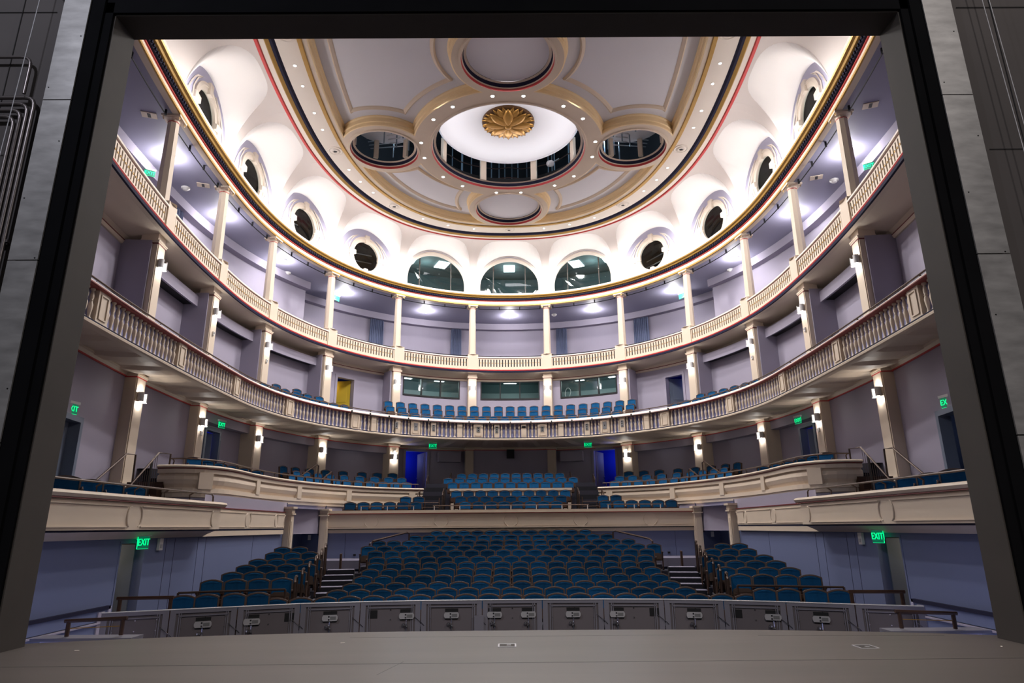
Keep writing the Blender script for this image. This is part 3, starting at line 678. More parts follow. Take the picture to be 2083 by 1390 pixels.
# ================================================================== BALCONY LEVEL (under the gallery)
def wall(mb, cv, s0, s1, off, z0, z1, m, doors=()):
    cur = s0
    for a, b, zh in sorted(doors):
        sweep(mb, cv, cur, a, [(off, z0), (off, z1)], m); sweep(mb, cv, a, b, [(off, zh), (off, z1)], m); cur = b
    sweep(mb, cv, cur, s1, [(off, z0), (off, z1)], m)
def door_room(cv, a, b, off, z0, zh, depth, cm, lc, power, name, label, frame='lav', leaf=None, leafm='door', swing=1, sill_light=True):
    """door opening with its lining, the lit passage behind and an open leaf"""
    ax = cv.axes((a + b) / 2); A, B = cv.p(a, off, 0), cv.p(b, off, 0); N = ax[1]; T = (B - A).normalized()
    r = MB(); A2, B2 = A + N * .25, B + N * .25
    for P, Q in ((A, A2), (B, B2)): r.poly([(P.x, P.y, z0), (Q.x, Q.y, z0), (Q.x, Q.y, zh), (P.x, P.y, zh)], frame)
    r.poly([(A.x, A.y, zh), (A2.x, A2.y, zh), (B2.x, B2.y, zh), (B.x, B.y, zh)], frame)
    o = struct(r.build(name)); o['label'] = label; o['category'] = 'door'
    fr = MB()
    for P, sg in ((A, -1), (B, 1)): fr.box((P.x + T.x * sg * .07 - N.x * .02, P.y + T.y * sg * .07 - N.y * .02, (z0 + zh) / 2), (.14, .05, zh - z0), frame, ax=ax)
    fr.box(((A.x + B.x) / 2 - N.x * .02, (A.y + B.y) / 2 - N.y * .02, zh + .07), ((B - A).length + .28, .05, .14), frame, ax=ax); struct(fr.build('door_frame', o))
    k = MB(); C2, D2 = A2 - T * .8 + N * depth, B2 + T * .8 + N * depth; E2, F2 = A2 - T * .8, B2 + T * .8
    z1 = zh + .3
    for P, Q in ((E2, C2), (C2, D2), (D2, F2)): k.poly([(P.x, P.y, z0), (Q.x, Q.y, z0), (Q.x, Q.y, z1), (P.x, P.y, z1)], cm)
    for z in (z0, z1): k.poly([(p.x, p.y, z) for p in (E2, C2, D2, F2)], cm)
    for P, Q in ((E2, A2), (B2, F2)): k.poly([(P.x, P.y, z0), (Q.x, Q.y, z0), (Q.x, Q.y, z1), (P.x, P.y, z1)], cm)
    k.poly([(A2.x, A2.y, zh), (B2.x, B2.y, zh), (B2.x, B2.y, z1), (A2.x, A2.y, z1)], cm)
    struct(k.build('passage', o))
    if power: light('POINT', ((E2 + F2) / 2 + N * depth * .55 + Vector((0, 0, zh - .35))), power * HOUSE, lc, .25, 'passage_lamp')
    if leaf is not None:
        H = B2 if swing > 0 else A2; wd = (B - A).length; d = (T * -swing) * cos(leaf) + N * sin(leaf); nn = Vector((-d.y, d.x, 0))
        l = MB(); c = H + d * wd / 2; l.box((c.x, c.y, (z0 + zh) / 2), (wd - .03, .045, zh - z0 - .02), leafm, ax=(d, nn))
        for zc, hh in ((z0 + (zh - z0) * .28, .36), (z0 + (zh - z0) * .72, .36)):
            for sg in (-1, 1): l.box((c.x + nn.x * sg * .026, c.y + nn.y * sg * .026, zc), (wd * .62, .012, (zh - z0) * hh), leafm, ax=(d, nn))
        lf = struct(l.build('door_leaf', o)); hd = MB(); e = H + d * (wd - .1); hd.box((e.x + nn.x * .05, e.y + nn.y * .05, z0 + 1.0), (.14, .04, .03), 'steel', ax=(d, nn)); hd.box((e.x - nn.x * .05, e.y - nn.y * .05, z0 + 1.0), (.14, .04, .03), 'steel', ax=(d, nn)); struct(hd.build('door_handle', lf))
    return o
ZB0, ZB1 = 4.7, 8.60
bw = MB(); DB = []
for g in (-1, 1):
    c = 9.62 * g; DB.append((c - .52, c + .52, 7.92))
for g in (-1, 1):
    rng = [(COL[1], SE)]
    a, b = (COL[1], SE) if g > 0 else (-SE, -COL[1]); wall(bw, BASE, a, b, .85, ZB0, ZB1, 'lav', [d for d in DB if d[0] * g > 0])
sweep(bw, BASE, -COL[1], COL[1], [(.28, ZB0), (.28, 7.36)], 'lav'); sweep(bw, BASE, -COL[1], COL[1], [(.28, 8.48), (.28, ZB1)], 'lav')
BW = [(-6.40, -2.98), (-1.75, 1.75), (2.98, 6.40)]
edges = [-COL[1]] + [e for b in BW for e in b] + [COL[1]]
for a, b in zip(edges[::2], edges[1::2]): sweep(bw, BASE, a, b, [(.28, 7.36), (.28, 8.48)], 'lav')
struct(bw.build('wall_balcony'), 'lavender wall at the back of the balcony', 'wall')
fi = MB()
for g in (-1, 1):
    for s in COL[1:]:
        fi.box(BASE.p(g * s, .43, (ZB0 + 8.62) / 2), (.66, .95, 8.62 - ZB0), 'lav', ax=BASE.axes(g * s))
    for a, b in ((COL[2], COL[3]), (COL[3], COL[4]), (COL[4], COL[5])):
        sweep(fi, BASE, g * (a + .3), g * (b - .3), [(.32, 8.49), (.32, 8.08), (.40, 8.08), (.40, 8.16)], 'lav'); sweep(fi, BASE, g * (a + .3), g * (b - .3), [(.40, 8.16), (.85, 8.16)], 'black')
struct(fi.build('wall_balcony_fins'), 'lavender piers and blind boxes of the balcony bays', 'wall')
# control booth windows
for i, (a, b) in enumerate(BW):
    f = MB(); w0 = .06
    def strip(s0, s1, z0, z1): sweep(f, BASE, s0, s1, [(.24, z1), (.24, z0)], 'black', .4); sweep(f, BASE, s0, s1, [(.24, z0), (.42, z0)], 'black', .4); sweep(f, BASE, s0, s1, [(.24, z1), (.42, z1)], 'black', .4); [f.poly([BASE.p(e, .24, z0), BASE.p(e, .42, z0), BASE.p(e, .42, z1), BASE.p(e, .24, z1)], 'black') for e in (s0, s1)]
    strip(a, b, 7.36, 7.45); strip(a, b, 8.42, 8.48); strip(a, a + .06, 7.36, 8.48); strip(b - .06, b, 7.36, 8.48)
    for k in (1, 2): c = a + (b - a) * k / 3; strip(c - .03, c + .03, 7.45, 8.42)
    W = struct(f.build('window_%d' % (win_no + 1 + i)), 'black framed control booth window, %s' % ('left of the centre', 'in the centre of the balcony back wall', 'right of the centre')[i], 'window')
    g_ = MB(); sweep(g_, BASE, a, b, [(.33, 7.45), (.33, 8.42)], 'glass', .5); struct(g_.build('pane', W))
bt = MB(); sweep(bt, BASE, -COL[1] + .1, COL[1] - .1, [(.6, 7.0), (3.6, 7.0), (3.6, 9.0), (.6, 9.0)], 'booth'); sweep(bt, BASE, -COL[1] + .1, COL[1] - .1, [(2.6, 7.0), (2.6, 7.85), (3.55, 7.86), (3.55, 8.42)], 'boothl')
for s in (-COL[1] + .1, -COL[0], COL[0], COL[1] - .1): bt.poly([BASE.p(s, .6, 7.0), BASE.p(s, 3.6, 7.0), BASE.p(s, 3.6, 9.0), BASE.p(s, .6, 9.0)], 'booth')
struct(bt.build('wall_booth'), 'teal grey inside of the control booths', 'wall')
for s, wd, l in ((-5.6, .55, 'left booth, outer'), (-3.85, .6, 'left booth, inner'), (0.0, .8, 'central booth'), (3.8, .55, 'right booth, inner'), (5.65, .6, 'right booth, outer')):
    m = MB().box(BASE.p(s, 1.5, 8.72), (wd, .7, .04), 'troffer', ax=BASE.axes(s)); tag(m.build('ceiling_light'), 'bright ceiling panel light in the %s' % l, 'light', 'booth ceiling lights')
    light('POINT', BASE.p(s, 1.6, 8.4), 40 * HOUSE, (.85, 1, .97), .25, 'booth_lamp')
t = thing('cable_coil', 'pale green coiled cable hanging inside the right booth window', 'cable', BASE.p(3.35, .7, 7.75)); m = MB()
m.tube([BASE.p(3.35 + (.16 + .03 * sin(k)) * cos(k * .5), .62, 7.75 + .3 * sin(k * .5)) for k in range(38)], .012, 'whitep', 5, False); m.build('coil', t)
# doors of the balcony
dn = 0
for g in (-1, 1):
    dn += 1; a, b, zh = DB[0 if g < 0 else 1]
    door_room(BASE, a, b, .85, 5.3, zh, 1.6, 'blue', (1, .72, .2) if g < 0 else (.35, .4, 1), 16 if g < 0 else 5, 'door_%d' % dn, 'open doorway %s of the balcony with a passage behind' % ('with a yellow lit leaf at the left' if g < 0 else 'with a blue passage at the right'), 'lav', rad(62), 'yellow' if g < 0 else 'door', 1 if g < 0 else -1)
exit_sign(-8.2, 36.1, 8.36, rad(30), 'green exit sign above the balcony door on the left', 1.25); exit_sign(8.2, 36.1, 8.36, rad(-30), 'green exit sign above the balcony door on the right', 1.25)
# pilasters and sconces
def pilaster(s, z0, z1, zt, label, grp, wd=.56, front=-.2, back=.3, base=False):
    P = BASE.p(s, front, z0); ax = BASE.axes(s); t = thing('pilaster', label, 'pilaster', P, math.atan2(ax[0].y, ax[0].x), grp, 'thing'); h = z1 - z0
    m = MB(); d = back - front; m.box((0, d / 2, h / 2), (wd, d, h), 'cream'); m.box((0, -.012, h / 2), (wd * .86, .03, h), 'cream'); m.build('shaft', t, local=True)
    m = MB(); m.box((0, d / 2 - .02, h + .04), (wd + .07, d + .04, .05), 'cream'); m.box((0, d / 2 - .015, h + .0), (wd + .04, d + .03, .035), 'red' if zt < 6 else 'maroon'); m.box((0, d / 2 - .03, h + .085), (wd + .10, d + .06, .04), 'cream'); m.box((0, d / 2, (h + .1 + zt - z0) / 2), (wd + .02, d, zt - z0 - h - .1), 'cream'); m.build('capital', t, local=True)
    if base: m = MB(); m.box((0, d / 2 - .03, .14), (wd + .08, d + .06, .28), 'cream'); m.build('base', t, local=True)
    return t
def sconce(s, z, label, grp, front=-.2, power=5.5):
    ax = BASE.axes(s); P = BASE.p(s, front - .03, z); t = thing('wall_sconce', label, 'wall lamp', P, math.atan2(ax[0].y, ax[0].x), grp)
    m = MB(); m.box((0, -.008, 0), (.14, .02, .30), 'whitep'); m.build('backplate', t, local=True)
    for g in (-1, 1):
        m = MB(); n = 10
        arc = [(g * (.125 + .085 * cos(rad(d))), -.085 + .085 * sin(rad(d))) for d in [90 - 18 * k * 1.15 for k in range(n + 1)]] if True else []
        m.grid([[(x, y, z_) for x, y in arc] for z_ in (-.14, .14)], 'shade'); m.build('shade', t, True, local=True)
    m = MB(); m.box((0, -.075, 0), (.07, .05, .22), 'lamp'); m.build('lens', t, local=True)
    [light('POINT', P + (-ax[1]) * .10 + Vector((0, 0, dz)), 1.5 * power * HOUSE, (1, .97, .93), .04, 'sconce_lamp') for dz in (-.20, .20)]; return t
for g in (-1, 1):
    for i, s in enumerate(COL):
        w_ = '%s from the stage on the %s' % (ORD[6 - i], side(g))
        pilaster(g * s, 4.85, 8.55, 8.90, 'cream pilaster of the balcony wall, ' + w_, 'balcony pilasters', .5 if i < 2 else .54); sconce(g * s, 7.93, 'twin-shade sconce on the balcony pilaster, ' + w_, 'balcony sconces')
for g, s, z in ((-1, 16.433, 7.32), (-1, 21.2, 7.2), (1, 16.433, 7.32), (1, 21.2, 7.2)):
    ax = BASE.axes(s * g); P = BASE.p(g * s, -.24, z - .1); t = thing('alarm_strobe', 'small white alarm strobe below the sconce on the %s pilaster from the stage, %s side' % ('third' if s < 18 else 'second', side(g)), 'alarm', P, math.atan2(ax[0].y, ax[0].x), 'alarm strobes')
    m = MB(); m.box((0, -.02, 0), (.11, .05, .15), 'whitep'); m.build('housing', t, local=True); m = MB(); m.box((0, -.05, .02), (.05, .03, .06), 'steel'); m.build('lens', t, local=True)
# balcony floor, soffit and balustrade
bf = MB(); sweep(bf, BALC, -SB, SB, [(.25, 4.75), (2.4, 4.75)], 'carpet'); sweep(bf, BALC, -11.5, 11.5, [(.25, 4.85), (.98, 4.85), (.98, 5.28), (1.9, 5.28), (1.9, 5.70), (5.2, 5.70)], 'carpet')
struct(bf.build('floor_balcony'), 'stepped dark floor of the balcony', 'floor')
sf = MB(); S = frange(-SB, SB, .4); rows = []
def bal_to_wall(s, f, z):
    a = BALC.p(s, 0, z); q = BASE.p(BASE.near(a.x + BALC.at(s)[1].x * 2.5, a.y + BALC.at(s)[1].y * 2.5), .55, z); return a * (1 - f) + q * f
sf.grid([[bal_to_wall(s, f, z) for s in S] for f, z in ((0, 4.30), (.06, 4.31), (.10, 4.40), (1, 4.50))], 'cream')
for s in frange(-SB + 1, SB - 1, 1.55):
    hw = .30; rows = []
    for f in (.07, .25, .5, .75, .93):
        row = []
        for k, (x, dz) in enumerate(((-hw * 1.5, .0), (-hw * .9, -.10), (hw * .9, -.10), (hw * 1.5, .0))): row.append(bal_to_wall(s + x, f, 4.38 + .09 * f + (dz * (sin(PI * min(1, f * .9 + .12)) if True else 1)) + .02))
        rows.append(row)
    sf.grid(rows, 'cream')
struct(sf.build('ceiling_parterre', smooth=False), 'cream coffered underside of the balcony', 'ceiling')
BT = thing('balcony_balustrade', 'cream balustrade of turned balusters along the front of the balcony', 'balustrade', (0, 20, 4.3))
m = MB(); sweep(m, BALC, -SB, SB, [(.12, 4.28), (.0, 4.29), (-.06, 4.31), (-.07, 4.36), (-.03, 4.39)], 'cream'); m.build('bottom_moulding', BT)
m = MB(); sweep(m, BALC, -SB, SB, [(-.03, 4.39), (-.01, 4.395), (-.01, 4.435), (.25, 4.44)], 'navy'); m.build('navy_band', BT)
m = MB(); sweep(m, BALC, -SB, SB, [(.185, 4.44), (.185, 5.16)], 'lavb'); m.build('back_panel', BT)
m = MB(); sweep(m, BALC, -SB, SB, [(.24, 5.155), (.0, 5.155), (-.03, 5.165), (-.085, 5.17), (-.085, 5.195)], 'red2'); m.build('red_line', BT)
m = MB(); sweep(m, BALC, -SB, SB, [(-.085, 5.195), (-.085, 5.215), (.0, 5.275), (.13, 5.345), (.30, 5.34), (.30, 4.9)], 'ivory'); m.build('cap_rail', BT)
WIDE = [1.66, 4.95, 8.3, 12.45, 16.65, 20.85, 25.1]; NARROW = [.70, 2.62, 4.0, 5.9, 7.25]
def ped(s, hw):
    m = MB(); ax = BALC.axes(s); m.box(BALC.p(s, .12, 4.795), (hw * 2, .22, .72), 'cream', ax=ax)
    if hw > .2:
        for dx, dz, a_, b_ in ((0, .27, hw * 1.2, .035), (0, -.27, hw * 1.2, .035), (-hw * .6, 0, .035, .56), (hw * .6, 0, .035, .56)): m.box(BALC.p(s, .0, 4.80 + dz) + ax[0] * dx, (a_, .03, b_), 'cream', ax=ax)
    m.build('pedestal', BT)
PEDS = sorted([(g * s, .245) for s in WIDE for g in (-1, 1)] + [(g * s, .135) for s in NARROW for g in (-1, 1)])
for s, h in PEDS: ped(s, h)
bm_ = MB(); prof = [(.058, 0), (.058, .035), (.036, .06), (.030, .10), (.052, .26), (.055, .34), (.034, .405), (.030, .42), (.044, .435), (.030, .45), (.046, .50), (.044, .56), (.024, .655), (.024, .665), (.05, .675), (.05, .715)]
bm_.lathe(prof, (0, 0, 0), 'cream', 10)
slots = []
for (s0, h0), (s1, h1) in zip(PEDS + [(SB - .3, .2)], PEDS[1:] + [(SB - .3, .2)]) if False else list(zip([(-SB + 1.2, .2)] + PEDS, PEDS + [(SB - 1.2, .2)])):
    a, b = s0 + h0, s1 - h1; n = max(1, int(round((b - a) / .222))); slots += [a + (b - a) * (k + .5) / n for k in range(n)]
slots.sort(key=lambda s: -abs(s)); far = MB(); base_o = None
for i, s in enumerate(slots):
    q = BALC.p(s, .10, 4.437)
    if i < 100:
        if base_o is None: base_o = bm_.build('baluster', BT, True, local=True); o = base_o
        else: o = base_o.copy(); C.objects.link(o); o.parent = BT
        o.location = q - BT.location
    else:
        b = len(far.v); far.v += [(x + q.x, y + q.y, z + q.z) for x, y, z in bm_.v]; far.f += [tuple(i_ + b for i_ in f) for f in bm_.f]; far.m += [far.mi('cream')] * len(bm_.f)
far.build('far_balusters', BT, True)['kind'] = 'stuff'
t = thing('balcony_handrail', 'dark metal handrail on top of the balcony balustrade', 'handrail', (0, 20, 5.34))
m = MB(); m.tube([BALC.p(s, .16, 5.44) for s in frange(-SB + .5, SB - .5, .4)], .024, 'bronzem', 6); m.build('rail', t)
for s in frange(-SB + 1, SB - 1, 1.66):
    m = MB(); m.tube([BALC.p(s, .22, 5.33), BALC.p(s, .26, 5.41), BALC.p(s, .16, 5.46)], .022, 'bronzem', 5); m.build('bracket', t)
pipe_bar(BALC, -8.7, 8.7, -.17, 5.14, 17, 'long black lighting pipe clamped along the front of the balcony balustrade', .08)
for s, hw, hh, nd, l in ((-6.0, .08, .2, 2, 'third from the left'), (-4.95, .1, .22, 1, 'second from the left, on a broad pedestal'), (-4.0, .08, .2, 3, 'left of the seven'), (-1.66, .09, .17, 2, 'left of the middle one'), (-.70, .08, .22, 3, 'in the middle, with three sockets'), (1.66, .09, .17, 2, 'right of the dark screen'), (4.0, .08, .2, 3, 'fourth from the right'), (4.95, .1, .22, 1, 'on the right broad pedestal'), (5.9, .08, .2, 3, 'at the far right')):
    t = thing('socket_plate', 'grey socket plate on the balcony front, ' + l, 'socket plate', BALC.p(s, -.005, 4.85), math.atan2(BALC.axes(s)[0].y, BALC.axes(s)[0].x), 'socket plates')
    m = MB(); m.box((0, 0, 0), (hw * 2, .012, hh * 1.6), 'plate'); m.build('plate', t, local=True)
    for k in range(nd): m = MB(); m.box((0, -.008, (k - (nd - 1) / 2) * .11), (.05, .012, .06), 'black'); m.build('socket', t, local=True)
m = MB(); m.box((0, 0, 0), (.2, .012, .11), 'black'); o = m.build('sensor_screen'); o.location = BALC.p(.70, -.005, 4.98); tag(o, 'small black panel on the narrow pedestal right of the balcony front centre', 'panel')
# ================================================================== PARTERRE LEVEL (under the balcony)
PZ0, PZ1 = 1.0, 4.36
pw = MB()
PD_ = [(-8.1 + 0, -7.0, 4.22)]
sl = BASE.near(-5.55, 37.9)
D1 = (sl - .62, sl + .62, 4.2); D2 = (-sl - .62, -sl + .62, 4.2)
s2 = BASE.near(-11.6, 25.9); D3 = (s2 - .5, s2 + .5, 3.75); D4 = (-s2 - .5, -s2 + .5, 3.75)
s3 = BASE.near(-10.9, 15.85); D5 = (s3 - .5, s3 + .55, 2.62); D6 = (-s3 - .55, -s3 + .5, 2.62)
wall(pw, BASE, -SE, -COL[4], .12, -.2, PZ1 + .1, 'lav', [D for D in (D5, D6) if D[0] < 0]); wall(pw, BASE, COL[4], SE, .12, -.2, PZ1 + .1, 'lav', [D for D in (D5, D6) if D[0] > 0])
wall(pw, BASE, -COL[4], COL[4], .45, -.2, PZ1 + .1, 'lav', [D1, D2, D3, D4])
for g in (-1, 1):
    for a, b in ((COL[1], COL[2]), (COL[2], COL[3]), (COL[3], COL[4])):
        sweep(pw, BASE, g * (a + .3), g * (b - .3), [(.05, 4.34), (.05, 3.95), (.45, 3.95)], 'lav')
    pw.box(BASE.p(g * 3.55, .25, 3.9), (1.3, .5, .55), 'lav', ax=BASE.axes(g * 3.55))
sweep(pw, BASE, -2.6, 2.6, [(-.12, 1.7), (-.12, PZ1)], 'lav')
for s in (-2.6, 2.6): pw.poly([BASE.p(s, -.12, 1.7), BASE.p(s, .5, 1.7), BASE.p(s, .5, PZ1), BASE.p(s, -.12, PZ1)], 'lav')
struct(pw.build('wall_parterre'), 'lavender wall of the parterre under the balcony', 'wall')
ml = MB()
for a, b, o in ((-SE, -COL[4], .12), (-COL[4], -COL[1], .05), (-COL[1], -2.65, .45), (-2.65, 2.65, -.12), (2.65, COL[1], .45), (COL[1], COL[4], .05), (COL[4], SE, .12)):
    sweep(ml, BASE, a, b, [(o, 4.30), (o - .05, 4.30), (o - .05, 4.335)], 'red'); sweep(ml, BASE, a, b, [(o - .05, 4.335), (o - .09, 4.42), (o - .14, 4.44), (o - .14, 4.47)], 'cream')
struct(ml.build('trim_3'), 'cream cornice with a red line at the top of the parterre wall', 'trim')
for g in (-1, 1):
    for i, s in enumerate(COL[1:]):
        w_ = '%s from the stage on the %s' % (ORD[5 - i], side(g)); pilaster(g * s, 1.0, 4.30, 4.48, 'cream pilaster under the balcony, ' + w_, 'parterre pilasters', .62, -.2, .47, True); sconce(g * s, 3.74, 'twin-shade sconce on the pilaster under the balcony, ' + w_, 'parterre sconces', power=5.0)
    pilaster(g * 2.42, 1.7, 4.30, 4.46, 'cream pilaster without a lamp at the back of the parterre, %s of the centre' % side(g), 'parterre pilasters', .46, -.2, .2)
for s, z, l in ((-21.2, 3.35, 'second left'), (-7.03, 4.02, 'fifth left'), (7.03, 4.02, 'fifth right'), (21.2, 3.3, 'second right')):
    ax = BASE.axes(s); P = BASE.p(s, -.24, z); t = thing('alarm_strobe', 'white alarm strobe on the %s pilaster under the balcony' % l, 'alarm', P, math.atan2(ax[0].y, ax[0].x), 'alarm strobes'); m = MB(); m.box((0, -.02, 0), (.11, .05, .15), 'whitep'); m.build('housing', t, local=True); m = MB(); m.box((0, -.05, .02), (.05, .03, .06), 'steel'); m.build('lens', t, local=True)
m = MB().box(BASE.p(0, -.24, 4.08), (.44, .2, .5), 'black'); tag(m.build('loudspeaker'), 'black loudspeaker box high on the parterre back wall, centre', 'loudspeaker')
B_ = (.15, .22, 1)
for k, (d, l) in enumerate(((D1, 'left of the parterre back'), (D2, 'right of the parterre back'))):
    door_room(BASE, d[0], d[1], .45, 1.8, d[2], 2.0, 'blue', B_, 16, 'door_%d' % (3 + k), 'open door to a cobalt blue passage, ' + l, 'lav', rad(91), 'tan', 1 if k == 0 else -1)
for k, (d, l) in enumerate(((D3, 'on the left wall of the parterre'), (D4, 'on the right wall of the parterre'))):
    door_room(BASE, d[0], d[1], .45, 1.3, d[2], 1.5, 'blue', B_, 16, 'door_%d' % (5 + k), 'narrow open door to a blue passage ' + l, 'door', rad(40), 'door', 1 if k == 0 else -1)
for k, (d, l) in enumerate(((D5, 'left'), (D6, 'right'))):
    door_room(BASE, d[0], d[1], .12, .15, d[2], 1.5, 'door', (.5, .6, 1), 3, 'door_%d' % (7 + k), 'grey-blue door behind the %s box seats' % l, 'door', rad(6), 'door', 1)
exit_sign(-4.15, 35.0, 4.2, 0, 'green exit sign under the balcony near the left cobalt door', 1.15); exit_sign(4.15, 35.0, 4.2, 0, 'green exit sign under the balcony near the right cobalt door', 1.15)
exit_sign(-11.25, 25.3, 3.92, rad(78), 'green exit sign on the left wall beside the second sconce', 1.1); exit_sign(11.25, 25.3, 3.92, rad(-78), 'green exit sign on the right wall beside the second sconce', 1.1)
exit_sign(-10.85, 15.95, 2.90, rad(84), 'green exit sign over the door behind the left box seats', 1.1); exit_sign(10.85, 15.95, 2.90, rad(-84), 'green exit sign over the door behind the right box seats', 1.1)
# --- side arms and rear parapet of the parterre
def catmull(P, n=14):
    out = []
    for i in range(len(P) - 1):
        p0, p1, p2, p3 = [Vector(P[min(max(k, 0), len(P) - 1)]) for k in (i - 1, i, i + 1, i + 2)]
        for j in range(n):
            t = j / n; out.append(tuple(.5 * ((2 * p1) + (p2 - p0) * t + (2 * p0 - 5 * p1 + 4 * p2 - p3) * t ** 2 + (3 * p1 - p0 - 3 * p2 + p3) * t ** 3)))
    return out + [tuple(P[-1])]
MEZ = Curve(catmull([(4.12, 31.28), (5.2, 30.65), (6.16, 29.85), (6.98, 28.65), (7.75, 26.8), (8.18, 25.3), (8.42, 23.8), (8.50, 22.0), (8.44, 20.4), (8.52, 19.5), (8.88, 18.87), (9.4, 18.66), (9.95, 18.70)]))
MEZ.N[0] = (.50, .866)
for g in (-1, 1):
    sd_ = side(g); t = thing('parapet', 'cream curved parapet of the %s side arm of the parterre' % sd_, 'parapet', (g * 8.4, 22, .8), 0, 'parterre parapets')
    a, b = (.0, MEZ.S) if g > 0 else (-MEZ.S, -.0001)
    if g > 0: a = .0001
    m = MB(); sweep(m, MEZ, a, b, [(.34, 1.20), (.34, 1.77), (-.04, 1.77), (-.10, 1.75), (-.12, 1.72), (-.09, 1.685)], 'cream', .25); m.build('cap', t)
    m = MB(); sweep(m, MEZ, a, b, [(-.09, 1.685), (-.075, 1.66), (-.05, 1.655)], 'maroon', .25); m.build('red_line', t)
    m = MB(); sweep(m, MEZ, a, b, [(-.05, 1.655), (-.05, 1.54), (.04, 1.535), (.04, 1.50), (-.02, 1.46), (-.04, 1.36), (.0, 1.24), (.06, 1.15), (.06, 1.12), (-.05, 1.115), (-.055, 1.0), (-.02, .99), (-.02, .88), (.03, .86)], 'cream', .25); m.build('fascia', t, False)
    m = MB()
    for x, y in ((8.72, 18.98), (8.5, 22.3), (8.12, 25.55), (6.98, 28.65), (4.65, 31.0)):
        s = MEZ.near(x, y) * g; m.box(MEZ.p(s, -.0, 1.33), (.42 if y < 20 else .30, .14, .46), 'cream', ax=MEZ.axes(s))
    m.build('stiles', t)
    m = MB(); sweep(m, MEZ, a, b, [(.03, .87), (.03, -.2)], 'lav', .25); m.build('lower_wall', t)
    hr = thing('parapet_handrail', 'bronze handrail along the top of the %s parterre parapet' % sd_, 'handrail', (g * 8.4, 22, 1.77), 0, 'parapet handrails'); m = MB(); m.tube([MEZ.p(g * s, .20, 1.96) for s in frange(.15, MEZ.S - .2, .3)], .022, 'bronzem', 6); m.build('rail', hr)
    for s in frange(.3, MEZ.S - .25, 1.05): m = MB(); m.tube([MEZ.p(g * s, .24, 1.76), MEZ.p(g * s, .27, 1.9), MEZ.p(g * s, .2, 1.965)], .02, 'bronzem', 5); m.build('bracket', hr)
    fl = MB(); sweep(fl, MEZ, a, b, [(.3, 1.24), (1.6, 1.24), (1.6, 1.5), (2.5, 1.5), (2.5, 1.8), (3.9, 1.8)], 'carpet', .4); struct(fl.build('floor_parterre'), 'dark stepped floor of the %s parterre arm' % sd_, 'floor')
    # stair up from the boxes with its two handrails
    st = MB()
    for k in range(6): st.box((g * 10.25, 17.45 + .26 * k, .15 + .19 * (k + .5) - .095 * k + 0), (1.0, .27, .19 * (k + 1)), 'wood')
    struct(st.build('floor_box_stair'), 'dark wooden steps from the %s box up to the parterre' % sd_, 'stairs')
    st2 = thing('stair_handrail', 'dark metal stair handrail by the wall at the %s box' % sd_, 'handrail', (g * 10.75, 18, .2), 0, 'box stair handrails'); m = MB(); m.tube([(g * 10.72, 17.0, 1.12), (g * 10.72, 18.35, 2.05), (g * 10.62, 18.62, 2.05), (g * 10.62, 18.66, 1.2)], .026, 'bronzem', 6); m.build('rail', st2)
    st2 = thing('stair_balustrade', 'dark metal stair balustrade with thin bars against the %s parterre parapet' % sd_, 'balustrade', (g * 9.9, 18, .2), 0, 'box stair balustrades'); m = MB(); m.tube([(g * 9.95, 17.25, 1.0), (g * 9.95, 18.6, 2.1), (g * 9.8, 18.95, 2.1), (g * 9.8, 18.95, 1.25)], .026, 'bronzem', 6); m.build('rail', st2)
    m = MB()
    for k in range(13): f = (k + .5) / 13; m.tube([(g * 9.95, 17.25 + 1.35 * f, .2 + .85 * f), (g * 9.95, 17.25 + 1.35 * f, 1.0 + 1.1 * f)], .007, 'bronzem', 4)
    m.build('bars', st2)
    m = MB(); m.tube([(g * 9.98, 18.3, .3), (g * 9.98, 18.32, 1.85)], .03, 'black', 5); m.build('newel_post', st2)
# middle parapet with its seats' platform, aisle stairs
t = thing('parapet', 'cream straight parapet in front of the rear centre rows of the parterre', 'parapet', (0, 31.4, 1.0), 0, 'parterre parapets')
m = MB(); m.box((0, 31.5, 1.70), (5.75, .3, .10), 'cream'); m.build('cap', t); m = MB(); m.box((0, 31.52, 1.1), (5.7, .2, 1.1), 'cream'); m.build('panel', t)
pf = MB(); pf.box((0, 32.1, .9), (6.2, .95, .7), 'carpet'); pf.box((0, 33.0, 1.0), (6.2, 1.0, 1.05), 'carpet'); pf.box((0, 35.6, 1.15), (6.2, 4.4, 1.35), 'carpet')
pf.box((0, 28.2, -.05), (15.6, 1.75, .45), 'carpet'); pf.box((0, 29.5, .1), (13.6, 1.0, .7), 'carpet'); pf.box((0, 30.6, .2), (6.2, 1.4, 1.1), 'carpet')
for g in (-1, 1):
    for k in range(9): pf.box((g * 3.62, 28.9 + .42 * k, .1 + .11 * k), (.95, .44, .5 + .2 * k), 'riser' if k % 2 else 'carpet')
    pf.box((g * 4.6, 36.0, 1.1), (3.2, 4.5, 1.35), 'carpet')
struct(pf.build('floor_parterre_centre'), 'dark stepped floor and aisles of the centre parterre', 'floor')
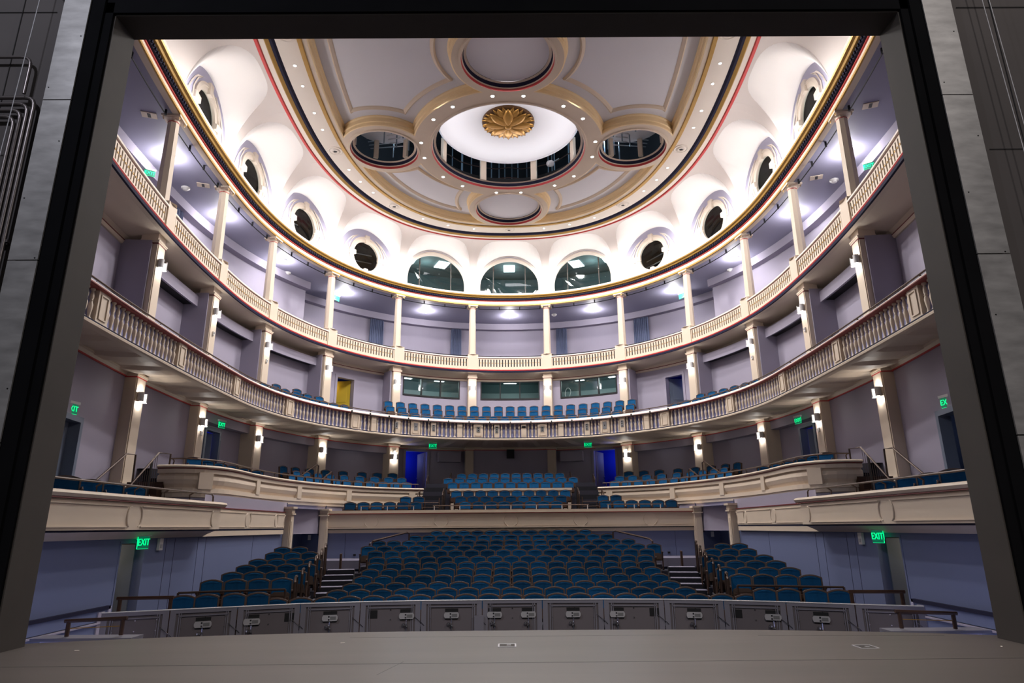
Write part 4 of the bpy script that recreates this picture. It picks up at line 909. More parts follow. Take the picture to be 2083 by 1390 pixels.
for g in (-1, 1):
    r = thing('guard_rail', 'bronze three-bar guard rail closing the %s parterre aisle' % side(g), 'rail', (g * 3.62, 28.6, .2), 0, 'aisle guard rails')
    m = MB(); [m.tube([(g * 3.62 - .56, 28.62, z), (g * 3.62 + .56, 28.62, z)], .02, 'bronzem', 6) for z in (.42, .62, .82, 1.02)]; m.build('bars', r)
    for x in (-.56, .56): m = MB(); m.tube([(g * 3.62 + x, 28.62, .18), (g * 3.62 + x, 28.62, 1.22)], .028, 'bronzem', 6); m.build('post', r)
    for k, (x, y, z, l) in enumerate(((-.56, 30.3, .7, 'outer'), (.52, 30.6, .8, 'inner'), (-.55, 33.2, 1.6, 'upper outer'), (.5, 34.4, 1.85, 'upper inner'))):
        h = thing('aisle_handrail', 'short bronze handrail beside the %s parterre aisle steps, %s' % (side(g), l), 'handrail', (g * (3.62 - x), y, z), 0, 'aisle handrails')
        m = MB(); m.tube([(0, -.35, -.3), (0, -.35, .62), (0, -.28, .7), (0, .28, .92), (0, .35, .86), (0, .35, 0)], .028, 'bronzem', 6); m.build('rail', h, local=True)
    # handrails of the raised side rows
    for (x, y, z, dx, l) in ((8.85, 27.2, 1.5, 1.0, 'long'), (8.1, 28.4, 1.6, .5, 'short')):
        h = thing('row_handrail', '%s sloping bronze handrail at the outer end of the %s raised parterre rows' % (l, side(g)), 'handrail', (g * x, y, z), 0, 'row handrails'); m = MB(); m.tube([(g * .0, 0, .4), (-g * dx * .35, 1.7 * dx, .4 + .8 * dx), (-g * dx * .4, 1.85 * dx, .36 + .8 * dx), (-g * dx * .4, 1.85 * dx, .3)], .03, 'bronzem', 6); m.build('rail', h, local=True)
# ================================================================== SIDE BOXES, CORNER DOORS AND CROSS WALL
XB, XW, YX = 7.6, 8.05, 27.3
low = MB()
for g in (-1, 1):
    sd_ = side(g)
    bx = thing('box_parapet', 'cream panelled front of the %s side box' % sd_, 'box front', (g * XB, 13.5, 0), 0, 'side box fronts')
    def pr(y0, y1, P, m_, name, par, capends=True):
        mb = MB(); mb.grid([[(g * x, y0, z) for x, z in P], [(g * x, y1, z) for x, z in P]], m_)
        if capends:
            for y in (y0, y1): mb.poly([(g * x, y, z) for x, z in P], m_)
        return mb.build(name, par)
    pr(8.7, 17.75, [(8.15, .30), (8.15, .68), (7.62, .68), (7.53, .66), (7.50, .62), (7.54, .565), (7.7, .5)], 'cream', 'cap', bx)
    pr(8.7, 17.75, [(7.6, .57), (7.555, .565), (7.545, .535), (7.6, .53)], 'maroon', 'red_line', bx)
    pr(8.7, 17.6, [(8.1, .55), (7.60, .55), (7.60, .0), (8.1, .0)], 'cream', 'fascia', bx)
    pr(8.7, 17.6, [(7.63, .0), (7.63, -.035), (8.0, -.035)], 'navy', 'navy_line', bx, False)
    pr(8.7, 17.55, [(7.64, -.035), (7.70, -.05), (7.85, -.11), (7.98, -.18), (8.06, -.18)], 'cream', 'cove', bx, False)
    m = MB()
    for y0, y1 in ((9.2, 13.35), (13.85, 17.1)):
        for a_, b_, z in ((y0, y1, .06), (y0, y1, .46)): m.box((g * 7.59, (a_ + b_) / 2, z), (.03, b_ - a_, .02), 'cream')
        for yc, sg in ((y0 - .1, 1), (y1 + .1, -1)):
            m.tube([(g * 7.59, yc + sg * .12 * cos(rad(d)), .26 + .2 * sin(rad(d))) for d in range(-80, 81, 16)], .014, 'cream', 4)
    m.build('panel_moulding', bx)
    # the flush continuation along the wall to the corner door
    fl_ = MB(); fl_.box((g * 7.99, 20.6, .275), (.08, 6.2, .53), 'cream'); fl_.box((g * 7.985, 20.6, .555), (.11, 6.2, .03), 'maroon'); fl_.box((g * 7.99, 20.6, -.02), (.07, 6.2, .03), 'navy'); fl_.box((g * 7.99, 20.6, -.11), (.06, 6.2, .14), 'cream')
    for y0, y1 in ((18.1, 20.2), (20.6, 22.7), (23.0, 23.65)):
        for z in (.06, .46): fl_.box((g * 7.945, (y0 + y1) / 2, z), (.02, y1 - y0, .018), 'cream')
        fl_.tube([(g * 7.945, y0 - .14 + .14 * cos(rad(d)), .26 + .2 * sin(rad(d))) for d in range(-80, 81, 16)], .012, 'cream', 4); fl_.tube([(g * 7.945, y1 + .14 - .14 * cos(rad(d)), .26 + .2 * sin(rad(d))) for d in range(-80, 81, 16)], .012, 'cream', 4)
    o = struct(fl_.build('trim_%d' % (4 if g < 0 else 5))); o['label'] = 'cream band with a maroon line along the %s orchestra wall' % sd_; o['category'] = 'trim'
    bfm = MB(); bfm.box((g * 9.6, 13.2, .06), (3.3, 9.2, .16), 'carpet'); bfm.box((g * 8.15, 20.7, .52), (.3, 6, .04), 'lav'); struct(bfm.build('floor_box'), 'floor of the %s side box' % sd_, 'floor')
    hr = thing('box_handrail', 'bronze handrail on the ledge of the %s side box' % sd_, 'handrail', (g * 7.75, 13.3, .68), 0, 'box handrails'); m = MB(); m.tube([(g * 7.72, y, .87) for y in frange(9.0, 17.25, 1)] + [(g * 7.74, 17.38, .82), (g * 7.75, 17.42, .69)], .022, 'bronzem', 6); m.build('rail', hr)
    for y in (9.6, 11.1, 12.6, 13.9, 15.1, 16.3): m = MB(); m.tube([(g * 7.82, y, .67), (g * 7.84, y, .80), (g * 7.72, y, .875)], .02, 'bronzem', 5); m.build('bracket', hr)
    # orchestra side wall with a doorway
    YD0, YD1, ZD1, ZF = 14.05, 15.0, -.27, -2.34
    for y0, y1, z0, z1 in ((8.7, YD0, ZF, -.1), (YD0, YD1, ZD1, -.1), (YD1, 24.1, ZF, -.1), (17.6, 24.1, -.1, .9)): low.poly([(g * XW, y0, z0), (g * XW, y1, z0), (g * XW, y1, z1), (g * XW, y0, z1)], 'slate' if z1 < 0 else 'lav')
    for y in (15.9, 16.3, 17.5, 17.95, 21.2): low.box((g * (XW - .002), y, -1.25), (.006, .012, 2.1), 'seam')
    low.poly([(g * XW, 24.1, -2.0), (g * 7.62, YX, -2.0), (g * 7.62, YX, .9), (g * XW, 24.1, .9)], 'slate') if False else None
    # lower side door: lit passage, tan wall
    dr = MB(); dr.box((g * (XW + .12), YD0 - .0, (ZF + ZD1) / 2), (.26, .05, ZD1 - ZF), 'slate'); dr.box((g * (XW + .12), YD1, (ZF + ZD1) / 2), (.26, .05, ZD1 - ZF), 'slate'); dr.box((g * (XW + .12), (YD0 + YD1) / 2, ZD1 + .02), (.26, 1.0, .05), 'slate')
    o = struct(dr.build('door_%d' % (9 if g < 0 else 10))); o['label'] = 'dark doorway in the %s orchestra wall below the exit sign' % sd_; o['category'] = 'door'
    k = MB(); X2 = XW + 2.2
    k.poly([(g * (XW + .25), YD1 + .3, ZF), (g * X2, YD1 + .3, ZF), (g * X2, YD1 + .3, .0), (g * (XW + .25), YD1 + .3, .0)], 'tan'); k.poly([(g * X2, YD0 - .6, ZF), (g * X2, YD1 + .3, ZF), (g * X2, YD1 + .3, 0), (g * X2, YD0 - .6, 0)], 'blue'); k.poly([(g * (XW + .25), YD0 - .6, ZF), (g * X2, YD0 - .6, ZF), (g * X2, YD0 - .6, 0), (g * (XW + .25), YD0 - .6, 0)], 'tan')
    for z in (ZF, -.0): k.poly([(g * (XW + .25), YD0 - .6, z), (g * X2, YD0 - .6, z), (g * X2, YD1 + .3, z), (g * (XW + .25), YD1 + .3, z)], 'tan')
    struct(k.build('passage', o)); light('POINT', (g * (XW + 1.3), 14.4, -.5), 16 * HOUSE, (1, .85, .6), .2, 'passage_lamp')
    l = MB(); l.box((g * (XW + .6), YD1 - .06, (ZF + ZD1) / 2), (.85, .045, 2.0), 'door'); struct(l.build('door_leaf', o))
    exit_sign(g * 7.9, 14.62, -.26, rad(86) * (-g), 'green exit sign hanging over the %s orchestra doorway' % sd_, 1.15)
    t = thing('alarm_strobe', 'white alarm device on the %s orchestra wall beside the exit sign' % sd_, 'alarm', (g * (XW - .03), 15.55, -.32), g * PI / 2 * -1, 'alarm strobes')
    m = MB(); m.box((0, -.01, 0), (.16, .06, .26), 'whitep'); m.build('housing', t, local=True); m = MB(); m.box((0, -.045, -.04), (.08, .02, .08), 'steel'); m.build('lens', t, local=True)
    # corner door between two cream pillars
    for (px_, py_), l in (((7.93, 24.05), 'front'), ((7.50, 27.12), 'rear')):
        p_ = thing('door_pillar', 'cream square pillar of the %s corner door, %s' % (sd_, l), 'pillar', (g * px_, py_, -2), 0, 'corner door pillars'); m = MB(); m.box((0, 0, 1.28), (.28, .30, 2.56), 'cream'); m.box((-g * .145, 0, 1.2), (.02, .18, 2.1), 'cream'); m.box((0, -.155, 1.2), (.18, .02, 2.1), 'cream'); m.build('shaft', p_, local=True)
        m = MB(); m.box((0, 0, 2.50), (.38, .40, .05), 'cream'); m.box((0, 0, 2.62), (.32, .34, .14), 'cream'); m.box((0, 0, 2.72), (.44, .46, .07), 'cream'); m.build('capital', p_, local=True)
    nk = MB(); nk.poly([(g * 8.05, 24.2, -2), (g * 9.2, 25.6, -2), (g * 9.2, 25.6, .9), (g * 8.05, 24.2, .9)], 'slate'); nk.poly([(g * 9.2, 25.6, -2), (g * 8.6, 27.9, -2), (g * 8.6, 27.9, .9), (g * 9.2, 25.6, .9)], 'slate'); nk.poly([(g * 8.6, 27.9, -2), (g * 7.5, 27.35, -2), (g * 7.5, 27.35, .9), (g * 8.6, 27.9, .9)], 'slate')
    nk.poly([(g * 8.0, 24, .72), (g * 9.2, 25.6, .72), (g * 8.6, 27.9, .72), (g * 7.5, 27.3, .72)], 'slate'); nk.poly([(g * 8.0, 24, -2), (g * 9.2, 25.6, -2), (g * 8.6, 27.9, -2), (g * 7.5, 27.3, -2)], 'carpet')
    o = struct(nk.build('door_%d' % (11 if g < 0 else 12))); o['label'] = 'corner door recess of the orchestra between cream pillars, %s' % sd_; o['category'] = 'door'
    lf = MB(); a_ = Vector((g * 8.95, 25.42, 0)); b_ = Vector((g * 8.68, 27.5, 0)) ; d_ = (b_ - a_).normalized(); nn = Vector((-d_.y, d_.x, 0)); c_ = (a_ + b_) / 2 - nn * (.06 if g < 0 else -.06) * -1
    c_ = (a_ + b_) / 2 + Vector((-g * .05, 0, 0)); lf.box((c_.x, c_.y, -.75), (1.15, .05, 2.3), 'doorl', ax=(d_, nn)); [lf.box((c_.x - g * .03, c_.y, z), (.75, .02, hh), 'doorl', ax=(d_, nn)) for z, hh in ((-.2, .8), (-1.2, .9))]; struct(lf.build('door_leaf', o))
    m = MB(); m.box((0, 0, 0), (.02, .12, .2), 'whitep'); sw = m.build('wall_switch'); sw.location = (g * 8.2, 27.62, -.35); sw.rotation_euler = (0, 0, rad(62) * g); tag(sw, 'white wall switch inside the %s corner door recess' % sd_, 'switch')
    light('POINT', (g * 8.2, 26.0, -.2), 1.0 * HOUSE, (.8, .85, 1), .2, 'recess_lamp')
# cross wall at the back of the orchestra
low.poly([(-7.55, YX, -2), (7.55, YX, -2), (7.55, YX, .5), (-7.55, YX, .5)], 'slate')
for x in (-6.65, 6.6): low.box((x, YX - .003, -.8), (.012, .006, 1.3), 'seam')
for x in (-6.25, 6.3): low.box((x, YX - .01, -1.03), (.1, .03, .07), 'black')
low.box((0, YX - .03, -1.33), (15.0, .06, .26), 'amber')
struct(low.build('wall_orchestra'), 'slate blue walls round the orchestra seats', 'wall')
t = thing('parapet', 'long straight cream parapet across the back of the orchestra', 'parapet', (0, YX, .3), 0, 'parterre parapets')
m = MB(); m.box((0, YX + .06, .625), (14.9, .5, .11), 'cream'); m.box((0, YX + .02, .58), (14.9, .46, .03), 'cream'); m.build('cap', t); m = MB(); m.box((0, YX - .14, .555), (14.86, .1, .03), 'red'); m.build('red_line', t)
m = MB(); m.box((0, YX - .06, .27), (14.86, .16, .55), 'cream'); m.box((0, YX - .12, .0), (14.86, .10, .05), 'cream'); m.build('fascia', t); m = MB(); m.box((0, YX - .08, -.038), (14.86, .12, .03), 'black'); m.box((0, YX - .04, -.12), (14.86, .08, .14), 'cream'); m.build('lower_band', t)
m = MB()
cxs = [-5.62, -2.81, 0, 2.81, 5.62]
for x in cxs:
    for sg in (-1, 1): m.tube([(x + sg * .28 * cos(rad(d)), YX - .145, .27 + .24 * sin(rad(d))) for d in range(-62, 63, 12)], .012, 'cream', 4)
ed = [-7.35] + [v for x in cxs for v in (x - .14, x + .14)] + [7.35]
for a, b in zip(ed[::2], ed[1::2]):
    m.box(((a + b) / 2, YX - .145, .055), (b - a, .02, .02), 'cream'); m.box(((a + b) / 2, YX - .145, .48), (b - a, .02, .015), 'cream')
m.build('roundel_moulding', t)
hr = thing('parapet_handrail', 'thin bronze handrail along the long parapet before the front parterre rows', 'handrail', (0, YX, .68), 0, 'parapet handrails'); 
for a, b in ((-6.2, -3.95), (-3.2, 3.2), (3.95, 6.2)):
    m = MB(); m.tube([(a, YX + .28, .86), (b, YX + .28, .86)], .022, 'bronzem', 6); m.build('rail', hr)
    for x in frange(a + .05, b - .05, 1.2): m = MB(); m.tube([(x, YX + .28, .66), (x, YX + .28, .86)], .02, 'steel', 5); m.build('post', hr)
# ================================================================== ORCHESTRA FLOOR AND SEATS
YC_ = -5.5                                                         # rows are arcs struck from here
ROWZ = [-1.48, -1.42, -1.35, -1.24, -1.12, -1.00, -.87, -.71, -.58, -.43, -.26, -.11]     # top of each row's backs
ROWR = [21.6 + .955 * i for i in range(12)]
ROWN = [(21, 14.7), (17, 11.35), (16, 10.6), (16, 10.05), (16, 9.7), (16, 9.45), (17, 9.4), (18, 9.6), (19, 10.15), (19, 9.5), (15, 7.1), (12, 5.65)]
SH = .86
def ring_sector(mb, r0, r1, a0, a1, z0, z1, m, n=20):
    A = [rad(a0 + (a1 - a0) * k / n) for k in range(n + 1)]
    P = lambda r, a, z: (r * sin(a), YC_ + r * cos(a), z)
    mb.grid([[P(r0, a, z0) for a in A], [P(r0, a, z1) for a in A], [P(r1, a, z1) for a in A], [P(r1, a, z0) for a in A]], m)
    for a in (A[0], A[-1]): mb.poly([P(r0, a, z0), P(r0, a, z1), P(r1, a, z1), P(r1, a, z0)], m)
of = MB(); of.poly([(-12, 8.6, -2.345), (12, 8.6, -2.345), (12, 28, -2.345), (-12, 28, -2.345)], 'carpet')
for i in range(1, 12):
    n_, th = ROWN[i]; ring_sector(of, ROWR[i] - .52, ROWR[i] + .45, -th - .6, th + .6, -2.345, ROWZ[i] - SH, 'carpet')
struct(of.build('floor_orchestra'), 'dark stepped floor of the orchestra seats', 'floor')
for g in (-1, 1):
    pl = MB()
    for k in range(1, 7):
        a0, a1 = 14.6, 27
        ring_sector(pl, ROWR[k] - .52, ROWR[k] + .5, g * (13.2 - .2 * k), g * (19.6 - .6 * k), -2.345, -1.98 + .115 * (k - 1), 'carpet')
    struct(pl.build('floor_orchestra_side'), 'dark raised platform under the %s block of orchestra seats' % side(g), 'floor')
    sp = MB()
    for k in range(9):
        r0 = ROWR[1] + .55 + .42 * k
        ring_sector(sp, r0, r0 + .42, g * 10.2, g * (12.75 - .1 * k), -2.345, -2.2 + .125 * k, 'riser', 6); ring_sector(sp, r0 + .02, r0 + .42, g * 10.25, g * (12.7 - .1 * k), -2.2 + .125 * k, -2.19 + .125 * k, 'tread', 6)
    sp.box((g * 5.9, 26.3, -1.3), (4.2, 2.0, .3), 'tread')
    struct(sp.build('floor_aisle_steps'), 'grey and black steps of the %s orchestra aisle' % side(g), 'stairs')
# one seat, its sitter side towards -y, origin on the floor under the backrest
def arch(hw, z0, z1, crown, n=8): return [(-hw, z0)] + [(-hw + 2 * hw * k / n, z1 + crown * (1 - ((k / n) * 2 - 1) ** 2)) for k in range(n + 1)] + [(hw, z0)]
def seat_meshes():
    ms = {}
    b = MB(); o1 = arch(.218, .40, .775, .055); o0 = arch(.195, .42, .755, .05)
    b.grid([[(x, -.075 + .03 * (x / .22) ** 2 + .13 * (z - .4), z) for x, z in o0], [(x, -.045 + .13 * (z - .4), z) for x, z in o1], [(x, -.01 + .13 * (z - .4), z) for x, z in o1]], 'velvet', True)
    n = len(o0); k0 = len(b.v); b.poly([(x, -.075 + .03 * (x / .22) ** 2 + .13 * (z - .4), z) for x, z in o0], 'velvet'); ms['backrest'] = b
    b = MB(); b.slab(arch(.245, .30, .80, .06), -.03, .02, 'wood', .13, .4)
    a1 = arch(.250, .38, .798, .06); a0 = arch(.221, .38, .775, .056)
    b.grid([[(x, -.035 + .13 * (z - .4), z) for x, z in a1], [(x, -.058 + .13 * (z - .4), z) for x, z in a1], [(x, -.058 + .13 * (z - .4), z) for x, z in a0], [(x, -.03 + .13 * (z - .4), z) for x, z in a0]], 'trimw'); ms['back_shell'] = b
    b = MB(); b.slab([(-.21, .34), (-.21, .51), (-.15, .55), (.15, .55), (.21, .51), (.21, .34)], -.20, -.16, 'wood', .12, .4); b.slab([(-.20, .35), (-.2, .50), (-.14, .54), (.14, .54), (.2, .50), (.2, .35)], -.16, -.09, 'velvet', .12, .4); ms['seat_pan'] = b
    for nm, sx in (('left', -1), ('right', 1)):
        b = MB(); x = .262 * sx; b.box((x, -.10, .28), (.03, .26, .56), 'wood'); b.box((x, -.17, .585), (.05, .36, .03), 'trimw'); b.box((x, -.06, .02), (.05, .34, .04), 'black'); ms['arm_' + nm] = b
    return ms
SM = seat_meshes(); PROTO = None
def copy_tree(src, loc, rz, label, group):
    r = src.copy(); C.objects.link(r); r.location = loc; r.rotation_euler = (0, 0, rz); r['label'] = label; r['group'] = group
    for ch in src.children:
        c = ch.copy(); C.objects.link(c); c.parent = r
        for g2 in ch.children: d = g2.copy(); C.objects.link(d); d.parent = c
    return r
def seat(loc, rz, label, group):
    global PROTO
    if PROTO is None:
        PROTO = thing('theatre_seat', label, 'seat', loc, rz, group)
        for k, b in SM.items(): b.build('armrest' if k.startswith('arm') else k, PROTO, local=True)
        return PROTO
    return copy_tree(PROTO, loc, rz, label, group)
def row_seats(R, z, angs, label, group):
    for k, a in enumerate(angs):
        t = rad(a); seat((R * sin(t), YC_ + R * cos(t), z), -t, label(k), group)
NS = 0
for i in range(12):
    n_, th = ROWN[i]; pit = th * 2 / n_; angs = [-th + pit * (k + .5) for k in range(n_)]
    if i == 9: angs = [a for a in angs if a < 8.6]
    rn = 'front row' if i == 0 else '%s row from the pit' % ORD[i + 1]
    row_seats(ROWR[i], ROWZ[i] - SH, angs, lambda k, rn=rn: 'blue velvet seat, %s from left, %s, centre block' % (ORD[k + 1], rn), 'orchestra seats, centre block'); NS += len(angs)
SIDE = [(21.5, -1.34, [-19.0, -17.75, -16.3, -15.0]), (22.55, -1.115, [-17.85, -16.55, -15.25, -13.95]), (23.51, -1.01, [-17.0, -15.77, -14.54, -13.31]), (24.46, -.895, [-16.45, -15.27, -14.09, -12.91]), (25.42, -.79, [-15.95, -14.87, -13.79, -12.71]), (26.38, -.65, [-15.2, -14.12, -13.04]), (27.33, -.53, [-14.85, -13.8])]
for g in (-1, 1):
    for j, (R, z, A) in enumerate(SIDE):
        rn = 'floor-level front row' if j == 0 else '%s raised row' % ORD[j]
        row_seats(R, z - SH, [a * -g for a in A], lambda k, rn=rn, g=g: 'blue velvet seat, %s from the wall, %s, %s side block' % (ORD[k + 1], rn, side(g)), 'orchestra seats, side blocks'); NS += len(A)
# parterre rows that show large
def line_seats(xs, y, ztop, label, group, turn=0.012):
    for k, x in enumerate(xs): seat((x, y, ztop - SH), -x * turn, label(k), group)
for y, zt, n_, wd, rn in ((27.98, 1.05, 8, .545, 'first'), (28.95, 1.31, 9, .545, 'second'), (30.05, 1.60, 10, .545, 'third')):
    line_seats([(k - (n_ - 1) / 2) * wd for k in range(n_)], y, zt, lambda k, rn=rn: 'blue velvet seat, %s from the left in the %s row above the long parapet' % (ORD[k + 1], rn), 'front parterre seats, centre'); NS += n_
for g in (-1, 1):
    for y, zt, xs, rn in ((27.98, 1.05, (3.95, 4.5, 5.05, 5.6, 6.15, 6.7), 'first'), (28.95, 1.31, (3.98, 4.55), 'second')):
        line_seats([g * x for x in xs], y, zt, lambda k, rn=rn, g=g: 'blue velvet seat, %s outward from the aisle, %s row above the parapet, %s side' % (ORD[k + 1], rn, side(g)), 'front parterre seats, sides'); NS += len(xs)
# the many seats farther back, too far off to count singly
fs = MB()
def far_seat(x, y, zt, rz):
    c, s_ = cos(rz), sin(rz)
    for k in ('backrest', 'back_shell', 'seat_pan'):
        b = SM[k]; o = len(fs.v); fs.v += [(x + vx * c - vy * s_, y + vx * s_ + vy * c, zt - SH + vz) for vx, vy, vz in b.v]; fs.f += [tuple(i + o for i in f) for f in b.f]; fs.m += [fs.mi(b.names[q]) for q in b.m]
for y, zt, n_, wd in ((32.0, 2.10, 11, .56), (33.0, 2.38, 12, .565), (34.0, 2.67, 10, .56)):
    for k in range(n_): far_seat((k - (n_ - 1) / 2) * wd, y, zt, 0)
for g in (-1, 1):
    for off, zt, s0, n_, wd in ((.85, 2.10, .5, 12, .56), (1.9, 2.40, .4, 9, .60), (2.95, 2.68, .5, 8, .64)):
        for k in range(n_):
            s = s0 + k * wd * (1.0 - .02 * off); q, nn = MEZ.at(g * s, off); far_seat(q.x, q.y, zt, -math.atan2(nn.x, nn.y))
    for off, zt, s0, n_, wd in ((1.05, 5.73, 8.2, 9, .555), (1.95, 6.12, 8.9, 6, .58)):
        for k in range(n_): q, nn = BALC.at(g * (s0 + k * wd), off); far_seat(q.x, q.y, zt, -math.atan2(nn.x, nn.y))
for off, zt, n_, wd in ((1.0, 5.72, 20, .545), (1.95, 6.16, 21, .55), (2.95, 6.62, 21, .525)):
    for k in range(n_): s = (k - (n_ - 1) / 2) * wd; q, nn = BALC.at(s, off); far_seat(q.x, q.y, zt, -math.atan2(nn.x, nn.y))
tag(fs.build('theatre_seats'), 'rows of distant blue seats in the balcony and the rear parterre', 'seat', 'distant seats', 'stuff')
# loose chairs with arms in the boxes and on the side arms
CH = None
def loose_chair(loc, rz, label):
    global CH
    if CH is None:
        CH = thing('box_chair', label, 'chair', loc, rz, 'loose blue chairs')
        b = MB(); b.v, b.f, b.m, b.names = list(SM['backrest'].v), list(SM['backrest'].f), list(SM['backrest'].m), list(SM['backrest'].names); b.build('backrest', CH, local=True)
        b = MB(); b.v, b.f, b.m, b.names = list(SM['back_shell'].v), list(SM['back_shell'].f), list(SM['back_shell'].m), list(SM['back_shell'].names); b.build('back_shell', CH, local=True)
        b = MB(); b.box((0, -.27, .44), (.46, .44, .09), 'velvet'); b.build('seat', CH, local=True)
        for x in (-.25, .25):
            b = MB(); b.tube([(x, -.02, .60), (x, -.36, .62), (x, -.42, .58), (x, -.42, .40)], .018, 'trimw', 6); b.build('armrest', CH, local=True)
            for y in (-.44, -.02): b = MB(); b.box((x * .88, y, .2), (.035, .035, .40), 'wood'); b.build('leg', CH, local=True)
        return CH
    return copy_tree(CH, loc, rz, label, 'loose blue chairs')
for g in (-1, 1):
    for k, (x, y) in enumerate(((8.44, 12.6), (8.6, 13.6), (8.75, 14.6), (8.9, 15.8))): loose_chair((g * x, y, .155), -g * rad(38), 'blue upholstered chair in the %s side box, %s from the stage' % (side(g), ORD[k + 1]))
    for k, (x, y) in enumerate(((9.75, 20.3), (9.78, 21.2), (9.8, 22.2), (9.8, 23.2), (9.75, 24.2), (9.65, 25.2))): loose_chair((g * x, y, 1.30), -g * rad(40 - 3 * k), 'blue chair behind the %s parterre parapet, %s from its stage end' % (side(g), ORD[k + 1]))
for k, (s, o_) in enumerate(((10.2, 3.1), (9.2, 3.15))):
    q, nn = BALC.at(-s, o_); loose_chair((q.x, q.y, 5.71), -math.atan2(nn.x, nn.y), 'loose blue armchair before the left balcony door, %s' % ('left one' if k == 0 else 'right one'))
# rails of the orchestra aisles and fronts
def rail_thing(nm, label, cat, paths, r=.026, mt='bronzem', grp=None):
    p0 = paths[0][0]; t = thing(nm, label, cat, p0, 0, grp)
    for i, p in enumerate(paths): m = MB(); m.tube(p, r, mt, 6); m.build('rail' if i == 0 else 'post', t)
    return t
for g in (-1, 1):
    for k in range(5):
        R = 22.6 + .95 * k; a = rad(g * (13.15 - .22 * k)); z = -1.98 + .115 * k; P = lambda dr, zz, R=R, a=a: ((R + dr) * sin(a), YC_ + (R + dr) * cos(a), zz)
        rail_thing('aisle_loop_rail', 'looped bronze handrail at the aisle end of the %s raised row, %s block' % (ORD[k + 1], side(g)), 'handrail', [[P(-.35, z - .1), P(-.35, z + .78), P(-.25, z + .88), P(.1, z + .88), P(.2, z + .80), P(.2, z)]], .032, 'bronzem', 'aisle loop rails')
    for k in range(3):
        R = 25.5 + .9 * k; a = rad(g * (12.4 - .12 * k)); z = -1.75 + .12 * k; P = lambda dr, zz, R=R, a=a: ((R + dr) * sin(a), YC_ + (R + dr) * cos(a), zz)
        rail_thing('step_handrail', 'bronze loop handrail beside the %s orchestra aisle steps, %s up' % (side(g), ORD[k + 1]), 'handrail', [[P(-.3, z - .2), P(-.3, z + .95), P(-.2, z + 1.03), P(.1, z + 1.03), P(.2, z + .95), P(.2, z)]], .034, 'bronzem', 'aisle step handrails')
    A = [rad(g * a) for a in (13.6, 14.9, 16.1, 17.3, 18.4, 19.4)]
    rail_thing('front_rail', 'long bronze rail before the first raised row of the %s side block' % side(g), 'rail', [[(21.92 * sin(a), YC_ + 21.92 * cos(a), -1.33) for a in A]] + [[(21.92 * sin(A[k]), YC_ + 21.92 * cos(A[k]), -1.33), (21.92 * sin(A[k]), YC_ + 21.92 * cos(A[k]), -2.3)] for k in (0, 2, 4, 5)], .026, 'bronzem', 'front rails')
    fp = MB(); ring_sector(fp, 21.97, 22.01, g * 13.4, g * 19.2, -2.33, -1.5, 'wood'); tag(fp.build('row_end_screen'), 'dark wooden front panel of the %s raised seat block' % side(g), 'panel')
    rail_thing('corner_handrail', 'sloping bronze handrail at the back %s corner of the centre seats' % side(g), 'handrail', [[(g * 4.94, 23.8, -1.0), (g * 4.94, 23.8, -.52), (g * 4.86, 23.92, -.44), (g * 3.88, 25.2, -.17), (g * 3.80, 25.3, -.22), (g * 3.80, 25.3, -.7)]], .034, 'bronzem', 'corner handrails')
    ep = MB(); ep.box((0, 0, 0), (.06, .5, .75), 'wood'); o = ep.build('row_end_screen'); o.location = (g * 5.72, 23.0, -1.2); o.rotation_euler = (0, 0, -g * rad(11)); tag(o, 'dark wooden end panel of the back rows beside the %s aisle' % side(g), 'panel')
